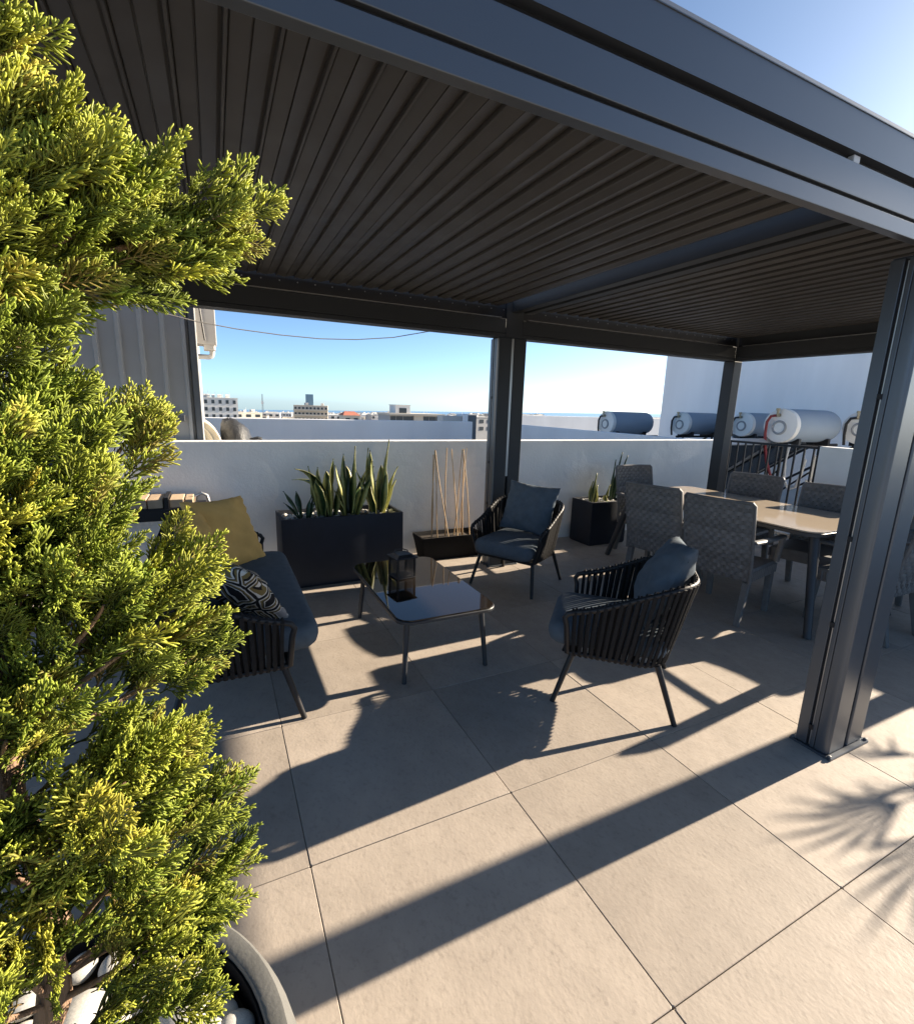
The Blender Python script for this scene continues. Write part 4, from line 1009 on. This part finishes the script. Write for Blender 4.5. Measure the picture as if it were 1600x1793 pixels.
# ================================================================ FAR TOWN
def windows(t, w, d, h, cols, rows, zb, m='town_window', face=-1, ww=.5, wh=.5, sides=True):
    """recessed openings as boxes standing a hair proud of the facade, one mesh each"""
    proto = None; cw = w/cols; rh = (h-zb)/rows
    for i in range(cols):
        for j in range(rows):
            if proto is None:
                proto = MB().box(-cw*ww/2, cw*ww/2, -.12, .0, 0, rh*wh).obj('window', m, t); o = proto
            else:
                o = proto.copy(); C.objects.link(o); o.parent = t
            o.location = (-w/2+cw*(i+.5), -d/2-.002, zb+rh*j+rh*.25)
def block(name, x, y, w, d, top, m, label, cols=4, rows=3, rz=0., group=None, roofbits=0, ww=.5, base=None):
    z0 = GZ(x, y)-1; t = thing(name, label, 'building', (x, y, z0), rz, group); h = top-z0
    MB().box(-w/2, w/2, -d/2, d/2, 0, h).obj('wall', m, t)
    MB().box(-w/2-.15, w/2+.15, -d/2-.15, d/2+.15, h, h+.25).obj('roof', m, t)
    if cols: windows(t, w, d, h, cols, rows, max(.5, h-rows*3.1), ww=ww)
    r = random.Random(int(x*7+y))
    for k in range(roofbits):
        xx, yy = r.uniform(-w*.4, w*.4), r.uniform(-d*.3, d*.3); s = r.uniform(.5, 1.1)
        q = MB(); q.box(xx-s, xx+s, yy-s, yy+s, h+.25, h+.25+r.uniform(.8, 1.8)); q.tube([(xx-s, yy-s-.3, h+1.3), (xx+s, yy-s-.3, h+1.3)], .35, 8); q.tube([(xx+s*1.5, yy, h+.2), (xx+s*1.5, yy, h+r.uniform(2.2, 3.6))], .06, 4); q.obj('roof_tank', 'town_white', t)
    return t
block('apartment_block', .8, 250, 17, 14, 2.0, 'town_white', 'white apartment block with dark windows beside the clad tower', 6, 4, R(3), roofbits=7, ww=.42)
t = block('hotel_block', 52, 305, 19, 15, -.6, 'town_cream', 'cream apartment tower with balconies and a glass box on its roof', 9, 4, R(-12), roofbits=3, ww=.5)
MB().box(-3, 1.4, -2, 2.5, 14-.6+.3-(-14+0), 14-.6+.3+14+5.3).obj('roof_box', 'town_glass', t)
t['label'] = 'cream apartment tower with a glassy box on its roof'
for ch in kids(t):
    if ch.name.startswith('roof_box'):
        zt = -.6-t.location.z
        for v in ch.data.vertices: v.co.z = zt+.3 if v.co.z < 30 and v.co.z < 28.0 else zt+6.6
t2 = t
z0 = t.location.z
for j in range(4):
    MB().box(-9.6, 9.6, -9.0, -7.4, -.6-z0-2.9*(j+1), -.6-z0-2.9*(j+1)+.9).obj('balcony', 'town_cream', t)
t = thing('long_low_building', 'long low building with dark glazing under a pale roof slab in the town', 'building', (56.5, 150, -1.0), 0)
MB().box(-9.2, 9.2, -6.6, 6.6, -.55, 0).obj('roof', 'town_cream', t)
MB().box(-8.8, 8.8, -5.4, 6.4, -15, -.56).obj('wall', 'town_grey', t)
MB().box(-1.1, 1.9, -6.0, -5.0, -15, -.57).obj('pier', 'town_cream', t)
for x0, x1 in ((-8.5, -6.9), (-6.7, -4.6), (-4.4, -1.3), (2.2, 4.0), (4.2, 6.3), (6.5, 8.5)):
    MB().box(x0, x1, -5.5, -5.405, -3.2, -.9).obj('window', 'town_window', t)
t = block('roof_house', 53.2, 151.2, 4.8, 6, 1.35, 'town_white', 'white roof block above the long low building', 1, 1, 0)
t = block('red_roof_house', 49, 200, 6.5, 8, -3.4, 'town_cream', 'small house with a red tiled roof in the town', 2, 1, 0)
z0 = t.location.z; hh = -3.4-z0+.26
mb = MB(); mb.loft([[(-3.5, -4.3, hh), (3.5, -4.3, hh), (3.5, 4.3, hh), (-3.5, 4.3, hh)], [(-2, -.05, hh+1.5), (2, -.05, hh+1.5), (2, .05, hh+1.5), (-2, .05, hh+1.5)]]); mb.obj('hip_roof', 'town_red', t)
ms = thing('radio_mast', 'slim lattice radio mast standing alone against the sky', 'mast', (34.4, 420, GZ(34, 420)))
mb = MB(); zt = 6.6-GZ(34, 420)
for sx, sy in ((-.5, -.5), (.5, -.5), (.5, .5), (-.5, .5)): mb.tube([(sx, sy, 0), (sx*.7, sy*.7, zt)], .10, 4)
for k in range(26):
    z = zt*k/26; z2 = zt*(k+1)/26; s = .5-.15*k/26
    mb.tube([(-s, -s, z), (s, -s, z2)], .07, 4); mb.tube([(s, -s, z), (-s, -s, z2)], .07, 4)
mb.obj('lattice', 'lattice', ms); MB().box(-.8, .8, -.8, .8, zt*.72, zt*.80).obj('antenna_panel', 'town_white', ms)
rg = random.Random(77)
for k in range(90):
    y = rg.uniform(185, 620); az = rg.uniform(-.06, .50); x = y*math.tan(az)
    if any(y < q[1]+14 and abs(x/y-q[0]/q[1]) < q[2]/q[1]+9/y for q in ((.8, 250, 12), (52, 305, 13), (56, 152, 13), (49, 200, 6))): continue
    top = 1.54-y*rg.uniform(.0205, .0285)+.0; m = rg.choice(['town_white', 'town_white', 'town_cream', 'town_cream', 'town_grey'])
    cn = {'town_white': 'white', 'town_cream': 'cream', 'town_grey': 'grey'}[m]
    block('town_house', x, y, rg.uniform(8, 19), rg.uniform(8, 14), top, m, cn+' flat roofed house with dark windows in the nearer town', rg.choice((2, 3, 4)), 2, rg.uniform(-.35, .35), cn+' houses of the nearer town', rg.choice((0, 1, 2)))
rg = random.Random(21)
for k in range(300):
    y = 150+1150*rg.random()**1.1; az = rg.uniform(-.08, .62); x = y*math.tan(az)
    if any(y < q[1]+14 and abs(x/y-q[0]/q[1]) < q[2]/q[1]+9/y for q in ((.8, 250, 10), (52, 305, 11), (56, 152, 11), (49, 200, 5))): continue
    gz = GZ(x, y); hgt = rg.uniform(4.5, 9.5)+(2.5 if y > 500 else 0); 
    line = 1.54-.0165*y*(1.0)        # keep roofs under the visible horizon
    top = min(gz+hgt, -.030*y+1.0+rg.uniform(-1, .6)) if y < 360 else gz+hgt
    if top < gz+3 or top < -.0305*y+1.54: continue
    m = rg.choice(['town_white', 'town_white', 'town_white', 'town_cream', 'town_grey']); near = y < 330
    block('town_house', x, y, rg.uniform(9, 20), rg.uniform(9, 14), top, m, {'town_white': 'white', 'town_cream': 'cream', 'town_grey': 'grey'}[m]+(' flat roofed house with dark windows in the nearer town' if near else ' flat roofed house far off towards the sea'), 3 if near else 0, 1, rg.uniform(-.3, .3), {'town_white': 'white', 'town_cream': 'cream', 'town_grey': 'grey'}[m]+(' houses of the nearer town' if near else ' houses towards the sea'), 1 if near or rg.random() < .3 else 0)
